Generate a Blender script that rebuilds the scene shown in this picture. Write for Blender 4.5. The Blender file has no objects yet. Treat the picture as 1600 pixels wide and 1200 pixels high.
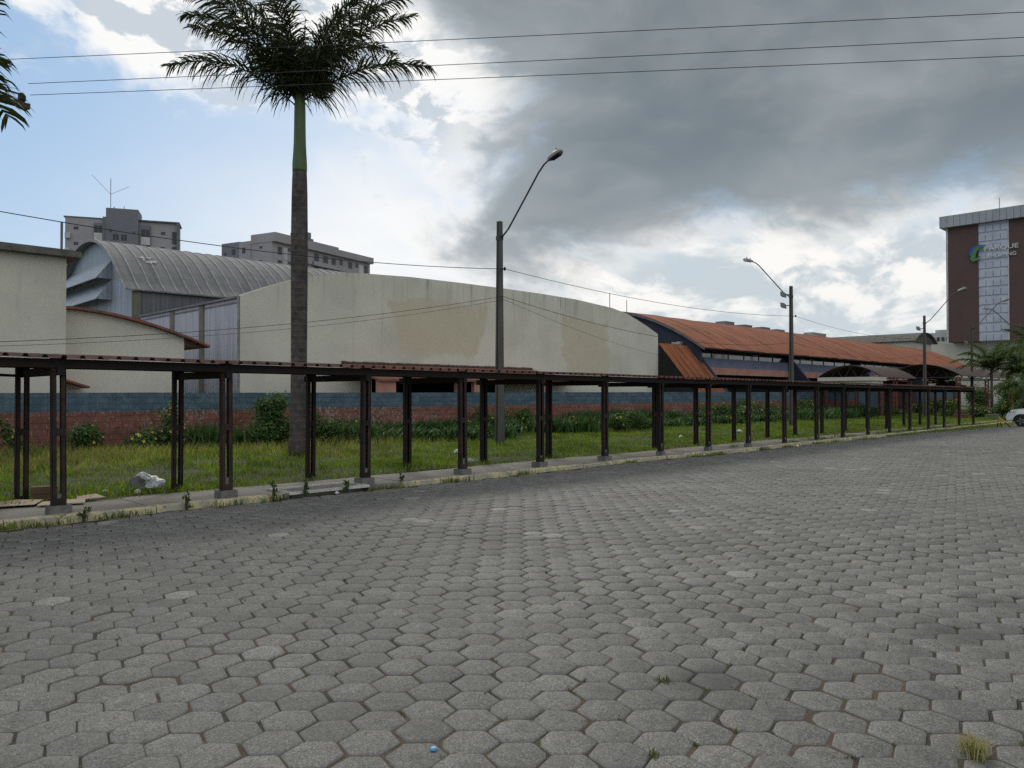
import bpy, math, random
import numpy as np
from mathutils import Vector, Matrix

# ------------------------------------------------------------------ camera, sky, sun
# street frame: +X runs along the covered walkway, +Y from the road towards the wall
S2 = math.sqrt(.5)
sc = bpy.context.scene
COL = sc.collection
R_ = math.radians
cam_d = bpy.data.cameras.new('camera'); cam = bpy.data.objects.new('camera', cam_d); COL.objects.link(cam)
cam.location = (0, 0, 1.9)
cam.rotation_euler = (R_(90.81), 0, R_(-45))
cam_d.sensor_width = 36; cam_d.lens = 36 * 1202 / 1600; cam_d.clip_end = 3000; cam_d.clip_start = .05
sc.camera = cam
sc.view_settings.view_transform = 'Standard'; sc.view_settings.look = 'None'
sc.view_settings.gamma = 1; sc.view_settings.exposure = 0; sc.view_settings.use_curve_mapping = False
sc.cycles.use_denoising = False; sc.cycles.sample_clamp_indirect = 3
sc.cycles.max_bounces = 6; sc.cycles.diffuse_bounces = 3; sc.cycles.glossy_bounces = 3
SUN_EL, SUN_AZ = 40, -12            # degrees; azimuth right of the view axis


class N:
    """small wrapper to write node trees as expressions"""
    def __init__(s, nt): s.t = nt
    def node(s, typ, **kw):
        n = s.t.nodes.new(typ)
        for k, v in kw.items(): setattr(n, k, v)
        return n
    def put(s, sock, v):
        if v is None: return
        if hasattr(v, 'is_linked') or isinstance(v, bpy.types.NodeSocket): s.t.links.new(v, sock)
        else:
            if sock.type == 'RGBA' and len(v) == 3: v = (*v, 1)
            sock.default_value = v
    def m(s, op, a, b=None, c=None, clamp=False):
        n = s.node('ShaderNodeMath', operation=op, use_clamp=clamp)
        for i, v in enumerate((a, b, c)): s.put(n.inputs[i], v)
        return n.outputs[0]
    def vm(s, op, a, b=None):
        n = s.node('ShaderNodeVectorMath', operation=op)
        s.put(n.inputs[0], a); s.put(n.inputs[1], b)
        return n.outputs['Value'] if op in ('DOT_PRODUCT', 'LENGTH') else n.outputs[0]
    def scale(s, a, f):
        n = s.node('ShaderNodeVectorMath', operation='SCALE'); s.put(n.inputs[0], a); s.put(n.inputs['Scale'], f)
        return n.outputs[0]
    def noise(s, vec, scale, detail=4, rough=.55, dist=0, color=False):
        n = s.node('ShaderNodeTexNoise'); s.put(n.inputs['Vector'], vec)
        n.inputs['Scale'].default_value = scale; n.inputs['Detail'].default_value = detail
        n.inputs['Roughness'].default_value = rough; n.inputs['Distortion'].default_value = dist
        return n.outputs['Color' if color else 'Fac']
    def voro(s, vec, scale, feature='F1', out='Distance'):
        n = s.node('ShaderNodeTexVoronoi', feature=feature); s.put(n.inputs['Vector'], vec)
        n.inputs['Scale'].default_value = scale
        return n.outputs[out]
    def ss(s, v, a, b):
        n = s.node('ShaderNodeMapRange', interpolation_type='SMOOTHSTEP'); s.put(n.inputs[0], v)
        s.put(n.inputs[1], a); s.put(n.inputs[2], b)
        return n.outputs[0]
    def lin(s, v, a, b, c, d):
        n = s.node('ShaderNodeMapRange'); s.put(n.inputs[0], v)
        for i, q in enumerate((a, b, c, d)): s.put(n.inputs[i + 1], q)
        return n.outputs[0]
    def mix(s, f, a, b, blend='MIX'):
        n = s.node('ShaderNodeMix', data_type='RGBA', blend_type=blend)
        s.put(n.inputs[0], f); s.put(n.inputs[6], a); s.put(n.inputs[7], b)
        return n.outputs[2]
    def curve(s, v, pts):
        n = s.node('ShaderNodeFloatCurve'); c = n.mapping.curves[0]
        c.points[0].location = pts[0]; c.points[1].location = pts[-1]
        for p in pts[1:-1]: c.points.new(*p)
        n.mapping.update(); s.put(n.inputs['Value'], v)
        return n.outputs[0]
    def sep(s, v):
        n = s.node('ShaderNodeSeparateXYZ'); s.put(n.inputs[0], v); return n.outputs
    def comb(s, x, y, z):
        n = s.node('ShaderNodeCombineXYZ')
        for i, q in enumerate((x, y, z)): s.put(n.inputs[i], q)
        return n.outputs[0]


def build_world():
    w = bpy.data.worlds.new('World'); sc.world = w; w.use_nodes = True
    nt = w.node_tree; nt.nodes.clear(); n = N(nt)
    out = n.node('ShaderNodeOutputWorld'); bg = n.node('ShaderNodeBackground')
    nt.links.new(bg.outputs[0], out.inputs[0]); bg.inputs[1].default_value = .1
    sky = n.node('ShaderNodeTexSky', sky_type='NISHITA', sun_disc=False)
    sky.sun_elevation = R_(SUN_EL); sky.sun_rotation = R_(45 + SUN_AZ)
    sky.air_density = 1.0; sky.dust_density = .6; sky.ozone_density = 1.5
    d = n.node('ShaderNodeTexCoord').outputs['Generated']
    f = n.vm('DOT_PRODUCT', d, (S2, S2, 0)); r = n.vm('DOT_PRODUCT', d, (S2, -S2, 0)); u = n.sep(d)[2]
    az = n.m('DEGREES', n.m('ARCTAN2', r, f)); el = n.m('DEGREES', n.m('ARCSINE', u))
    # billowing detail, squashed towards the horizon as a cloud layer is
    q = n.vm('MULTIPLY', d, (1, 1, 1.9))
    warp = n.vm('SUBTRACT', n.noise(q, 3.0, 3, .5, color=True), (.5, .5, .5))
    qw = n.vm('ADD', q, n.scale(warp, .22))
    n1 = n.m('SUBTRACT', n.noise(qw, 6.5, 9, .58), .5)
    n2 = n.noise(qw, 11, 10, .60)
    n3 = n.noise(qw, 3.2, 4, .5)
    n5 = n.noise(n.vm('ADD', qw, (.012, -.012, .05)), 11, 10, .60)      # same billows, offset to the light
    relief = n.m('MULTIPLY', n.m('SUBTRACT', n2, n5), 3.8)
    K = 10.0
    c = lambda R, G, B: (R * K, G * K, B * K)
    # blue air
    blue = n.mix(1.0, sky.outputs[0], (.95, 1.02, 1.12, 1), 'MULTIPLY')
    blue = n.mix(.72, blue, c(.34, .53, .75))
    hz = n.ss(el, 17, 1)
    blue = n.mix(n.m('MULTIPLY', hz, .62), blue, c(.66, .77, .86))
    col = n.mix(n.m('MULTIPLY', n.ss(n3, .48, .72), .55), blue, c(.80, .86, .91))
    # thin bright veil where the sun stands behind the cloud
    da = n.m('DIVIDE', n.m('ADD', az, 9), 16); de = n.m('DIVIDE', n.m('SUBTRACT', el, 9), 10.5)
    g = n.m('EXPONENT', n.m('MULTIPLY', n.m('ADD', n.m('MULTIPLY', da, da), n.m('MULTIPLY', de, de)), -1))
    g = n.m('MULTIPLY', g, n.lin(n1, -.2, .2, .8, 1.1), clamp=True)
    col = n.mix(g, col, c(.96, .97, .97))
    # broken white cloud high on the left and all round
    lo = n.m('SUBTRACT', el, n.lin(az, -34, 0, 21.0, 18.2))
    wsd = n.m('ADD', n.m('MULTIPLY', lo, .045), n.m('MULTIPLY', n1, 1.25))
    gap = n.m('MULTIPLY', n.ss(n.m('ABSOLUTE', n.m('SUBTRACT', az, -16)), 24, 60), .12)
    wm = n.ss(n.m('ADD', wsd, gap), -.06, .2)
    wc = n.mix(n.ss(n.m('ADD', n2, relief), .25, .66), c(.60, .66, .72), c(.97, .97, .96))
    col = n.mix(wm, col, wc)
    # towering cumulus low on the right
    ra = n.m('SUBTRACT', az, -2.5)
    cm = n.m('MULTIPLY', n.ss(ra, -4, 7), n.ss(el, 20, 12))
    cm = n.m('MULTIPLY', cm, n.ss(n.m('ADD', n1, n.m('MULTIPLY', n.m('SUBTRACT', 12.5, el), .035)), -.22, .06))
    cc = n.mix(n.ss(n.m('ADD', n.m('MULTIPLY', n1, .9), n.m('ADD', n2, n.m('MULTIPLY', relief, .8))), .20, .92), c(.58, .65, .695), c(.97, .96, .93))
    cc = n.mix(n.m('MULTIPLY', n.ss(el, 8, 1), .55), cc, c(.66, .73, .77))
    col = n.mix(cm, col, cc)
    # the big dark cloud deck, upper right
    t = n.m('ADD', n.m('DIVIDE', az, 360), .5)
    P = lambda a, e: (a / 360 + .5, e / 90)
    low = n.m('MULTIPLY', n.curve(t, [(0, 1), P(-40, .2 * 90), P(-5, 10.2), P(3.8, 9.2), P(9.5, 10.6), P(16, 11.6), P(22.6, 12.2), P(32, 11.6), P(60, 14), P(110, 40), P(150, 80), (1, 1)]), 90)
    L = lambda e, a: (e / 90, (a + 180) / 360)
    lef = n.m('SUBTRACT', n.m('MULTIPLY', n.curve(n.m('DIVIDE', el, 90), [L(0, -5), L(10, -5), L(13, -4.6), L(18, -1.6), L(22, -1), L(25, -5), L(28, -10), L(40, -20), L(90, -30)]), 360), 180)
    sd = n.m('MINIMUM', n.m('SUBTRACT', el, low), n.m('MULTIPLY', n.m('SUBTRACT', az, lef), .8))
    fine = n.m('SUBTRACT', n2, .5)
    sdn = n.m('ADD', sd, n.m('ADD', n.m('MULTIPLY', n1, 11), n.m('MULTIPLY', fine, 2.5)))
    dm = n.ss(sdn, -1.6, 3.0)
    dk = n.mix(n.ss(n.m('ADD', n3, n.m('MULTIPLY', n1, .35)), .34, .72), c(.180, .215, .238), c(.315, .355, .38))
    dk = n.mix(n.m('MULTIPLY', n.ss(sd, 7, 0), .5), dk, c(.40, .45, .48))
    rim = n.m('MULTIPLY', n.m('MULTIPLY', n.ss(sdn, -3.0, -.5), n.ss(sdn, 1.2, -.4)), .5)
    col = n.mix(rim, col, c(1.0, .99, .96))
    col = n.mix(n.m('MULTIPLY', dm, .96), col, dk)
    # below the horizon: plain ground tone
    col = n.mix(n.ss(el, -.5, -3), col, c(.18, .18, .17))
    nt.links.new(col, bg.inputs[0])


build_world()
sl = bpy.data.lights.new('sun', 'SUN'); so = bpy.data.objects.new('sun', sl); COL.objects.link(so)
sl.energy = 1.5; sl.angle = R_(18); sl.color = (1, .95, .87)
_a = R_(45 - SUN_AZ)      # world angle from +X of the sun's azimuth
sdir = Vector((math.cos(_a) * math.cos(R_(SUN_EL)), math.sin(_a) * math.cos(R_(SUN_EL)), math.sin(R_(SUN_EL))))
so.rotation_euler = sdir.to_track_quat('Z', 'Y').to_euler(); so.location = (20, 60, 60)

# ------------------------------------------------------------------ helpers
rng = random.Random(7)
nr = np.random.default_rng(11)


def tag(o, label=None, cat=None, group=None, kind=None):
    if label: o['label'] = label
    if cat: o['category'] = cat
    if group: o['group'] = group
    if kind: o['kind'] = kind
    return o


def empty(name, loc, rz=0, label=None, cat=None, group=None):
    o = bpy.data.objects.new(name, None); COL.objects.link(o); o.location = loc; o.rotation_euler.z = rz
    o.empty_display_size = .3
    return tag(o, label, cat, group)


def link_mesh(name, me, parent=None, loc=(0, 0, 0), rot=None):
    o = bpy.data.objects.new(name, me); COL.objects.link(o)
    if parent and name in ('foliage', 'flowers', 'leaves', 'blades', 'stems', 'torn_sheeting', 'loose_flashing'): o['kind'] = 'stuff'
    if parent: o.parent = parent
    o.location = loc
    if rot is not None: o.rotation_euler = rot
    return o


def copy_tree(o, parent=None):
    c = o.copy(); COL.objects.link(c); c.parent = parent
    for ch in o.children: copy_tree(ch, c)
    return c


class MB:
    def __init__(s): s.v = []; s.f = []
    def add(s, vs, fs):
        b = len(s.v); s.v.extend([tuple(p) for p in vs]); s.f.extend([tuple(b + i for i in q) for q in fs]); return s
    def box(s, x0, x1, y0, y1, z0, z1):
        return s.add([(x0, y0, z0), (x1, y0, z0), (x1, y1, z0), (x0, y1, z0), (x0, y0, z1), (x1, y0, z1), (x1, y1, z1), (x0, y1, z1)],
                     [(0, 3, 2, 1), (4, 5, 6, 7), (0, 1, 5, 4), (1, 2, 6, 5), (2, 3, 7, 6), (3, 0, 4, 7)])
    def cbox(s, c, sx, sy, sz): return s.box(c[0] - sx / 2, c[0] + sx / 2, c[1] - sy / 2, c[1] + sy / 2, c[2] - sz / 2, c[2] + sz / 2)
    def tube(s, pts, rad, seg=8, cap=True):
        pts = [Vector(p) for p in pts]; n = len(pts); b = len(s.v)
        if not hasattr(rad, '__len__'): rad = [rad] * n
        ref = None
        for i, p in enumerate(pts):
            t = (pts[min(i + 1, n - 1)] - pts[max(i - 1, 0)]).normalized()
            if ref is None: ref = Vector((0, 0, 1)) if abs(t.z) < .9 else Vector((1, 0, 0))
            a = t.cross(ref).normalized(); c = t.cross(a).normalized()
            for k in range(seg):
                g = 2 * math.pi * k / seg
                s.v.append(tuple(p + (a * math.cos(g) + c * math.sin(g)) * rad[i]))
        for i in range(n - 1):
            for k in range(seg):
                k2 = (k + 1) % seg
                s.f.append((b + i * seg + k, b + i * seg + k2, b + (i + 1) * seg + k2, b + (i + 1) * seg + k))
        if cap:
            s.f.append(tuple(b + k for k in range(seg - 1, -1, -1))); s.f.append(tuple(b + (n - 1) * seg + k for k in range(seg)))
        return s
    def bar(s, a, b, w, h=None):
        """rectangular bar from a to b"""
        a, b = Vector(a), Vector(b); h = h or w; t = (b - a).normalized()
        up = Vector((0, 0, 1)) if abs(t.z) < .95 else Vector((1, 0, 0))
        r = t.cross(up).normalized() * w / 2; q = r.cross(t).normalized() * h / 2
        vs = [p + x for p in (a, b) for x in (-r - q, r - q, r + q, -r + q)]
        return s.add(vs, [(3, 2, 1, 0), (4, 5, 6, 7), (0, 1, 5, 4), (1, 2, 6, 5), (2, 3, 7, 6), (3, 0, 4, 7)])
    def prism(s, poly, axis, a, b):
        """extrude a 2D polygon: axis 'x' -> poly is (y,z); 'y' -> (x,z); 'z' -> (x,y)"""
        def P(q, t): return {'x': (t, q[0], q[1]), 'y': (q[0], t, q[1]), 'z': (q[0], q[1], t)}[axis]
        n = len(poly); vs = [P(q, a) for q in poly] + [P(q, b) for q in poly]
        fs = [tuple(range(n - 1, -1, -1)), tuple(range(n, 2 * n))] + [(i, (i + 1) % n, n + (i + 1) % n, n + i) for i in range(n)]
        return s.add(vs, fs)
    def build(s, name, mat, parent=None, smooth=False, origin=None, kind=None):
        v = np.array(s.v, dtype=float)
        if parent is not None: off = np.array(LOC(parent))
        elif origin is not None: off = np.array(origin)
        else: off = np.array([(v[:, 0].min() + v[:, 0].max()) / 2, (v[:, 1].min() + v[:, 1].max()) / 2, v[:, 2].min()])
        me = bpy.data.meshes.new(name); me.from_pydata((v - off).tolist(), [], s.f)
        import bmesh
        bm = bmesh.new(); bm.from_mesh(me); bmesh.ops.recalc_face_normals(bm, faces=bm.faces); bm.to_mesh(me); bm.free()
        if smooth: me.polygons.foreach_set('use_smooth', [True] * len(me.polygons))
        if mat: me.materials.append(mat)
        o = link_mesh(name, me, parent, (0, 0, 0) if parent is not None else off)
        if kind: o['kind'] = kind
        return o


def LOC(o):
    """world location of an unrotated parent chain"""
    p = Vector(o.location)
    while o.parent: o = o.parent; p += Vector(o.location)
    return p if not LOCAL.get('on') else Vector((0, 0, 0))


LOCAL = {}


def raw_mesh(name, V, F, mat, attr=None, smooth=False):
    """fast mesh from arrays: V (n,3), F (m,k)"""
    V = np.asarray(V, np.float32); F = np.asarray(F, np.int32); k = F.shape[1]
    me = bpy.data.meshes.new(name); me.vertices.add(len(V)); me.vertices.foreach_set('co', V.ravel())
    me.loops.add(F.size); me.loops.foreach_set('vertex_index', F.ravel())
    me.polygons.add(len(F)); me.polygons.foreach_set('loop_start', np.arange(0, F.size, k, dtype=np.int32))
    if smooth: me.polygons.foreach_set('use_smooth', np.ones(len(F), bool))
    me.update(calc_edges=True)
    if attr is not None:
        for nm, a in attr.items():
            at = me.attributes.new(nm, 'FLOAT', 'POINT'); at.data.foreach_set('value', np.asarray(a, np.float32))
    me.materials.append(mat)
    return me


def px_of(x, y): return 800 + 1202 * (x - y) / (x + y)


# ------------------------------------------------------------------ materials
def new_mat(name):
    m = bpy.data.materials.new(name); m.use_nodes = True; nt = m.node_tree
    b = nt.nodes['Principled BSDF']; n = N(nt); n.bsdf = b
    n.pos = n.node('ShaderNodeNewGeometry').outputs['Position']
    return m, n


def bump(n, h, strength=.3, dist=.01):
    b = n.node('ShaderNodeBump'); b.inputs['Strength'].default_value = strength; b.inputs['Distance'].default_value = dist
    n.put(b.inputs['Height'], h); n.put(n.bsdf.inputs['Normal'], b.outputs[0])


def fin(n, col, rough=.8, metal=0, spec=.5):
    n.put(n.bsdf.inputs['Base Color'], col); n.put(n.bsdf.inputs['Roughness'], rough)
    n.bsdf.inputs['Metallic'].default_value = metal; n.bsdf.inputs['Specular IOR Level'].default_value = spec


def rnd(n): return n.node('ShaderNodeObjectInfo').outputs['Random']


def basic(name, c, c2=None, scale=3, rough=.8, bs=40, bstr=.25, amount=.8, metal=0, orand=0, stretch=(1, 1, 1), spec=.4):
    """two tone weathered surface with fine relief"""
    m, n = new_mat(name); p = n.vm('MULTIPLY', n.pos, stretch)
    c2 = c2 or tuple(q * .6 for q in c)
    fac = n.m('MULTIPLY', n.ss(n.noise(p, scale, 7, .62), .38, .68), amount)
    col = n.mix(fac, c, c2)
    if orand: col = n.mix(1, col, n.comb(*[n.lin(rnd(n), 0, 1, 1 - orand, 1 + orand)] * 3), 'MULTIPLY')
    fine = n.noise(n.pos, bs, 4, .6)
    col = n.mix(1, col, n.comb(*[n.lin(fine, .25, .75, .86, 1.14)] * 3), 'MULTIPLY')
    fin(n, col, rough, metal, spec); bump(n, fine, bstr, .01)
    return m


MAT = {}


def paver_mat():
    m, n = new_mat('paver_concrete'); p = n.pos
    a = n.node('ShaderNodeAttribute', attribute_name='rnd').outputs['Fac']
    r = n.m('FRACT', n.m('ADD', a, rnd(n)))
    base = n.mix(r, (.108, .105, .097), (.160, .154, .140))
    base = n.mix(n.m('MULTIPLY', n.ss(r, .985, .992), .5), base, (.33, .32, .295))
    big = n.m('ADD', n.m('MULTIPLY', n.noise(p, .16, 5, .65), .6), n.m('MULTIPLY', n.noise(p, .9, 4, .6), .4))
    base = n.mix(1, base, n.comb(*[n.lin(big, .36, .64, .72, 1.22)] * 3), 'MULTIPLY')
    mid = n.noise(p, 9, 5, .65)
    base = n.mix(1, base, n.comb(*[n.lin(mid, .3, .7, .78, 1.22)] * 3), 'MULTIPLY')
    spk = n.noise(p, 120, 3, .75)
    base = n.mix(1, base, n.comb(*[n.lin(spk, .34, .66, .25, 1.75)] * 3), 'MULTIPLY')
    grit = n.ss(n.voro(p, 55), .2, .08)
    base = n.mix(n.m('MULTIPLY', grit, n.ss(n.noise(p, 40, 1), .56, .66)), base, (.5, .48, .44))
    vc = n.node('ShaderNodeTexVoronoi'); n.put(vc.inputs['Vector'], p); vc.inputs['Scale'].default_value = 95
    agg = n.sep(vc.outputs['Color'])[0]
    base = n.mix(1, base, n.comb(*[n.lin(agg, 0, 1, .55, 1.45)] * 3), 'MULTIPLY')
    edge = n.node('ShaderNodeAttribute', attribute_name='edge').outputs['Fac']
    base = n.mix(n.m('MULTIPLY', edge, .55), base, (.30, .29, .265))
    dirt = n.ss(n.noise(p, 1.2, 7, .72), .54, .72)
    base = n.mix(n.m('MULTIPLY', dirt, .35), base, (.10, .088, .066))
    oil = n.m('MULTIPLY', n.ss(n.m('ADD', n.voro(p, .42), n.m('MULTIPLY', n.m('SUBTRACT', n.noise(p, 3, 5), .5), .25)), .16, .05), .5)
    base = n.mix(oil, base, (.05, .048, .045))
    fin(n, base, .72, 0, .45); bump(n, n.m('ADD', n.m('MULTIPLY', spk, .7), n.m('MULTIPLY', mid, .6)), .5, .006)
    return m


def soil_mat():
    m, n = new_mat('joint_soil'); p = n.pos
    c = n.mix(n.ss(n.noise(p, 1.3, 5), .42, .62), (.036, .032, .026), (.10, .068, .045))
    c = n.mix(n.ss(n.noise(p, 6, 5), .56, .66), c, (.055, .07, .022))
    c = n.mix(n.ss(n.noise(p, 60, 2), .6, .72), c, (.17, .14, .10))
    fin(n, c, .95); bump(n, n.noise(p, 90, 3), .8, .01)
    return m


def lawn_mat():
    m, n = new_mat('lawn_soil'); p = n.pos
    c = n.mix(n.ss(n.noise(p, .8, 5), .4, .65), (.035, .055, .014), (.075, .075, .025))
    c = n.mix(n.ss(n.noise(p, 9, 4), .58, .72), c, (.09, .07, .045))
    fin(n, c, .95); bump(n, n.noise(p, 25, 5), .8, .05)
    return m


def blade_mat(name, a, b, dry, trans=.25, patch=False):
    m, n = new_mat(name)
    r = n.node('ShaderNodeAttribute', attribute_name='rnd').outputs['Fac']
    dr = n.node('ShaderNodeAttribute', attribute_name='dry').outputs['Fac']
    c = n.mix(n.m('FRACT', n.m('ADD', r, rnd(n))), a, b)
    c = n.mix(dr, c, dry)
    if patch: c = n.mix(1, c, n.comb(*[n.lin(n.noise(n.pos, .9, 5, .65), .32, .68, .42, 1.4)] * 3), 'MULTIPLY')
    fin(n, c, .6, 0, .3)
    t = n.node('ShaderNodeBsdfTranslucent'); n.put(t.inputs[0], n.mix(1, c, (1.3, 1.4, .7, 1), 'MULTIPLY'))
    ms = n.node('ShaderNodeMixShader'); ms.inputs[0].default_value = trans
    o = n.t.nodes['Material Output']
    n.t.links.new(n.bsdf.outputs[0], ms.inputs[1]); n.t.links.new(t.outputs[0], ms.inputs[2]); n.t.links.new(ms.outputs[0], o.inputs[0])
    return m


def wall_mat():
    """boundary wall: blue over brick red, flaking limewash"""
    m, n = new_mat('two_tone_wall_paint'); p = n.pos; x, y, z = n.sep(p)
    lim = n.m('ADD', n.lin(x, 5, 75, 1.335, 1.49), n.m('MULTIPLY', n.m('SUBTRACT', n.noise(p, 5, 6, .7), .5), .14))
    s = n.vm('MULTIPLY', p, (1, 1, 1.6))
    blue = n.mix(n.ss(n.noise(s, 2.2, 6, .65), .36, .66), (.068, .118, .155), (.125, .18, .215))
    red = n.mix(n.ss(n.noise(s, 1.6, 6, .65), .36, .66), (.27, .115, .083), (.17, .077, .06))
    c = n.mix(n.ss(n.m('SUBTRACT', z, lim), -.006, .006), red, blue)
    br = n.node('ShaderNodeTexBrick'); n.put(br.inputs['Vector'], n.comb(x, z, 0))
    br.inputs['Scale'].default_value = 1; br.inputs['Brick Width'].default_value = .4; br.inputs['Row Height'].default_value = .2
    br.inputs['Mortar Size'].default_value = .008
    c = n.mix(n.m('MULTIPLY', br.outputs['Fac'], .55), c, (.05, .045, .04))
    fl = n.noise(n.vm('MULTIPLY', p, (1, 1, .6)), 17, 8, .75)
    thr = n.m('ADD', n.lin(n.noise(p, .35, 2), .3, .7, .62, .50), n.m('MULTIPLY', n.ss(z, lim, n.m('ADD', lim, .1)), .06))
    fade = n.lin(x, 20, 60, 1, .35)
    c = n.mix(n.m('MULTIPLY', n.m('MULTIPLY', n.ss(fl, thr, n.m('ADD', thr, .04)), .75), fade), c, (.40, .37, .33))
    dk = n.ss(n.noise(n.vm('MULTIPLY', p, (2.5, 1, .5)), 1.5, 6, .7), .55, .8)
    c = n.mix(n.m('MULTIPLY', dk, .5), c, (.04, .035, .03))
    fin(n, c, .9, 0, .2); bump(n, n.m('SUBTRACT', fl, n.m('MULTIPLY', br.outputs['Fac'], .8)), .6, .02)
    return m


def cream_mat(name, patches=False, base=(.70, .67, .565)):
    m, n = new_mat(name); p = n.pos; x, y, z = n.sep(p)
    c = n.mix(n.ss(n.noise(p, .35, 6, .6), .35, .7), base, tuple(q * .84 for q in base))
    streak = n.noise(n.vm('MULTIPLY', p, (3.0, 3.0, .22)), 1.4, 7, .65)
    c = n.mix(n.m('MULTIPLY', n.ss(streak, .56, .78), .22), c, (.23, .215, .16))
    if patches:
        w = n.vm('SUBTRACT', n.noise(p, .9, 6, .6, color=True), (.5, .5, .5)); wx, wy, wz = n.sep(w)
        for (xc, hx, zc, hz, sl) in ((26.3, 2.9, 5.45, 1.42, .6), (38.6, 2.3, 5.0, 1.8, .12)):
            dx = n.m('SUBTRACT', n.m('ABSOLUTE', n.m('ADD', n.m('SUBTRACT', x, xc), n.m('MULTIPLY', wx, 2.2))), n.m('ADD', hx, n.m('MULTIPLY', n.m('SUBTRACT', z, zc), sl * .5)))
            dz = n.m('SUBTRACT', n.m('ABSOLUTE', n.m('ADD', n.m('SUBTRACT', z, zc), n.m('MULTIPLY', wz, 1.6))), hz)
            k = n.ss(n.m('MAXIMUM', dx, dz), .16, -.14)
            c = n.mix(n.m('MULTIPLY', k, n.lin(n.noise(p, 1.6, 5), .3, .7, .65, 1)), c, (.60, .535, .39))
    if patches:
        for xj in (20.9, 22.6, 27.6, 32.7, 37.8, 43.0):
            c = n.mix(n.m('MULTIPLY', n.ss(n.m('ABSOLUTE', n.m('SUBTRACT', x, xj)), .035, .012), .16), c, (.25, .235, .19))
        run = n.noise(n.vm('MULTIPLY', p, (2.2, 2.2, .16)), 1.3, 6, .7)
        c = n.mix(n.m('MULTIPLY', n.m('MULTIPLY', n.ss(run, .5, .72), n.ss(z, 5.6, 8.0)), .6), c, (.17, .16, .125))
    # soot creeping down from the parapet in runs
    spots = n.ss(n.noise(n.vm('MULTIPLY', p, (1, 1, .7)), 1.1, 8, .72), .60, .78)
    c = n.mix(n.m('MULTIPLY', spots, .4), c, (.20, .19, .15))
    f = n.noise(p, 30, 4)
    fin(n, c, .9, 0, .2); bump(n, f, .2, .01)
    return m


def cladding_mat(name, a, b, axis='y', pitch=.2, rough=.55, metal=.3):
    m, n = new_mat(name); p = n.pos; o = n.sep(p)['xyz'.index(axis)]
    s = n.vm('MULTIPLY', p, (4, 4, .15))
    c = n.mix(n.ss(n.noise(s, 1.2, 6, .65), .36, .68), a, b)
    h = n.m('SINE', n.m('MULTIPLY', o, 2 * math.pi / pitch))
    fin(n, c, rough, metal); bump(n, h, .5, .02)
    return m


def rust_mat(name, a, b, run='y', rough=.75, lines=1.0):
    """rusted sheet; rust runs along the sheet"""
    m, n = new_mat(name); p = n.pos
    st = (5.0, .25, .25) if run == 'y' else (.3, 5, .3)
    s = n.noise(n.vm('MULTIPLY', p, st), 1.0, 7, .65)
    c = n.mix(n.ss(s, .35, .68), a, b)
    c = n.mix(n.m('MULTIPLY', n.ss(n.noise(p, .5, 6, .65), .46, .72), .8), c, tuple(q * .45 for q in a))
    c = n.mix(1, c, n.comb(*[n.lin(rnd(n), 0, 1, .93, 1.07)] * 3), 'MULTIPLY')
    x = n.sep(p)[0]
    fin(n, c, rough, 0, .3); bump(n, n.m('SINE', n.m('MULTIPLY', x, 2 * math.pi / .21)), .35 * lines, .02)
    return m


MAT['paver'] = paver_mat(); MAT['soil'] = soil_mat(); MAT['lawn'] = lawn_mat(); MAT['wall'] = wall_mat()
MAT['road'] = basic('road_grey', (.18, .172, .155), (.13, .122, .108), .7, .9, 6, .4)
MAT['ground'] = basic('ground_dirt', (.10, .095, .06), (.06, .075, .03), .3, .95, 3, .4)
MAT['sidewalk'] = basic('sidewalk_concrete', (.29, .27, .24), (.18, .165, .145), 1.1, .9, 45, .4, orand=.12)
MAT['block'] = basic('raw_concrete', (.20, .195, .18), (.11, .105, .09), 5, .9, 50, .5)
MAT['white_con'] = basic('worn_white_paint', (.62, .60, .54), (.30, .28, .23), 5, .85, 40, .3)
MAT['kerb'] = None
m, n = new_mat('worn_yellow_kerb_paint')
c = n.mix(n.ss(n.noise(n.pos, 4.2, 7, .7), .44, .58), (.60, .53, .31), (.38, .35, .27))
c = n.mix(n.ss(n.noise(n.pos, 1.1, 5, .6), .52, .66), c, (.42, .39, .30))
c = n.mix(n.m('MULTIPLY', n.ss(n.noise(n.pos, 13, 5), .56, .70), .8), c, (.07, .065, .045))
fin(n, c, .9, 0, .2); bump(n, n.noise(n.pos, 35, 4), .5, .01); MAT['kerb'] = m
MAT['steel'] = basic('rusted_dark_steel', (.016, .011, .0095), (.06, .028, .018), 4, .75, 60, .4, amount=.6, orand=.3)
MAT['beam'] = basic('blackened_steel_beam', (.016, .013, .012), (.03, .019, .016), 4, .8, 40, .2)
MAT['wroof'] = rust_mat('walkway_roof_sheet', (.085, .042, .031), (.18, .085, .06), 'y', lines=0)
MAT['cream'] = cream_mat('cream_plaster'); MAT['gable'] = cream_mat('patched_cream_plaster', True)
MAT['cream2'] = cream_mat('pale_cream_plaster', base=(.60, .575, .49))
MAT['clad'] = cladding_mat('grey_metal_cladding', (.48, .49, .54), (.32, .33, .37), 'y', .22)
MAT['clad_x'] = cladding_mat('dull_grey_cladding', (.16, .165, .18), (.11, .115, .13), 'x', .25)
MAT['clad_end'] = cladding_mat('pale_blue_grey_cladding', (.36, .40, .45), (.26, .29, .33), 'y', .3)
MAT['vault'] = basic('fibre_cement_roof', (.20, .20, .20), (.125, .125, .125), .9, .85, 12, .3, orand=.10, stretch=(3, .4, .4))
MAT['seam'] = basic('pale_roof_seam', (.33, .33, .32), None, 2, .8)
MAT['khaki'] = basic('khaki_concrete', (.19, .18, .145), (.12, .115, .09), 1.5, .9, 30, .3)
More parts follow.
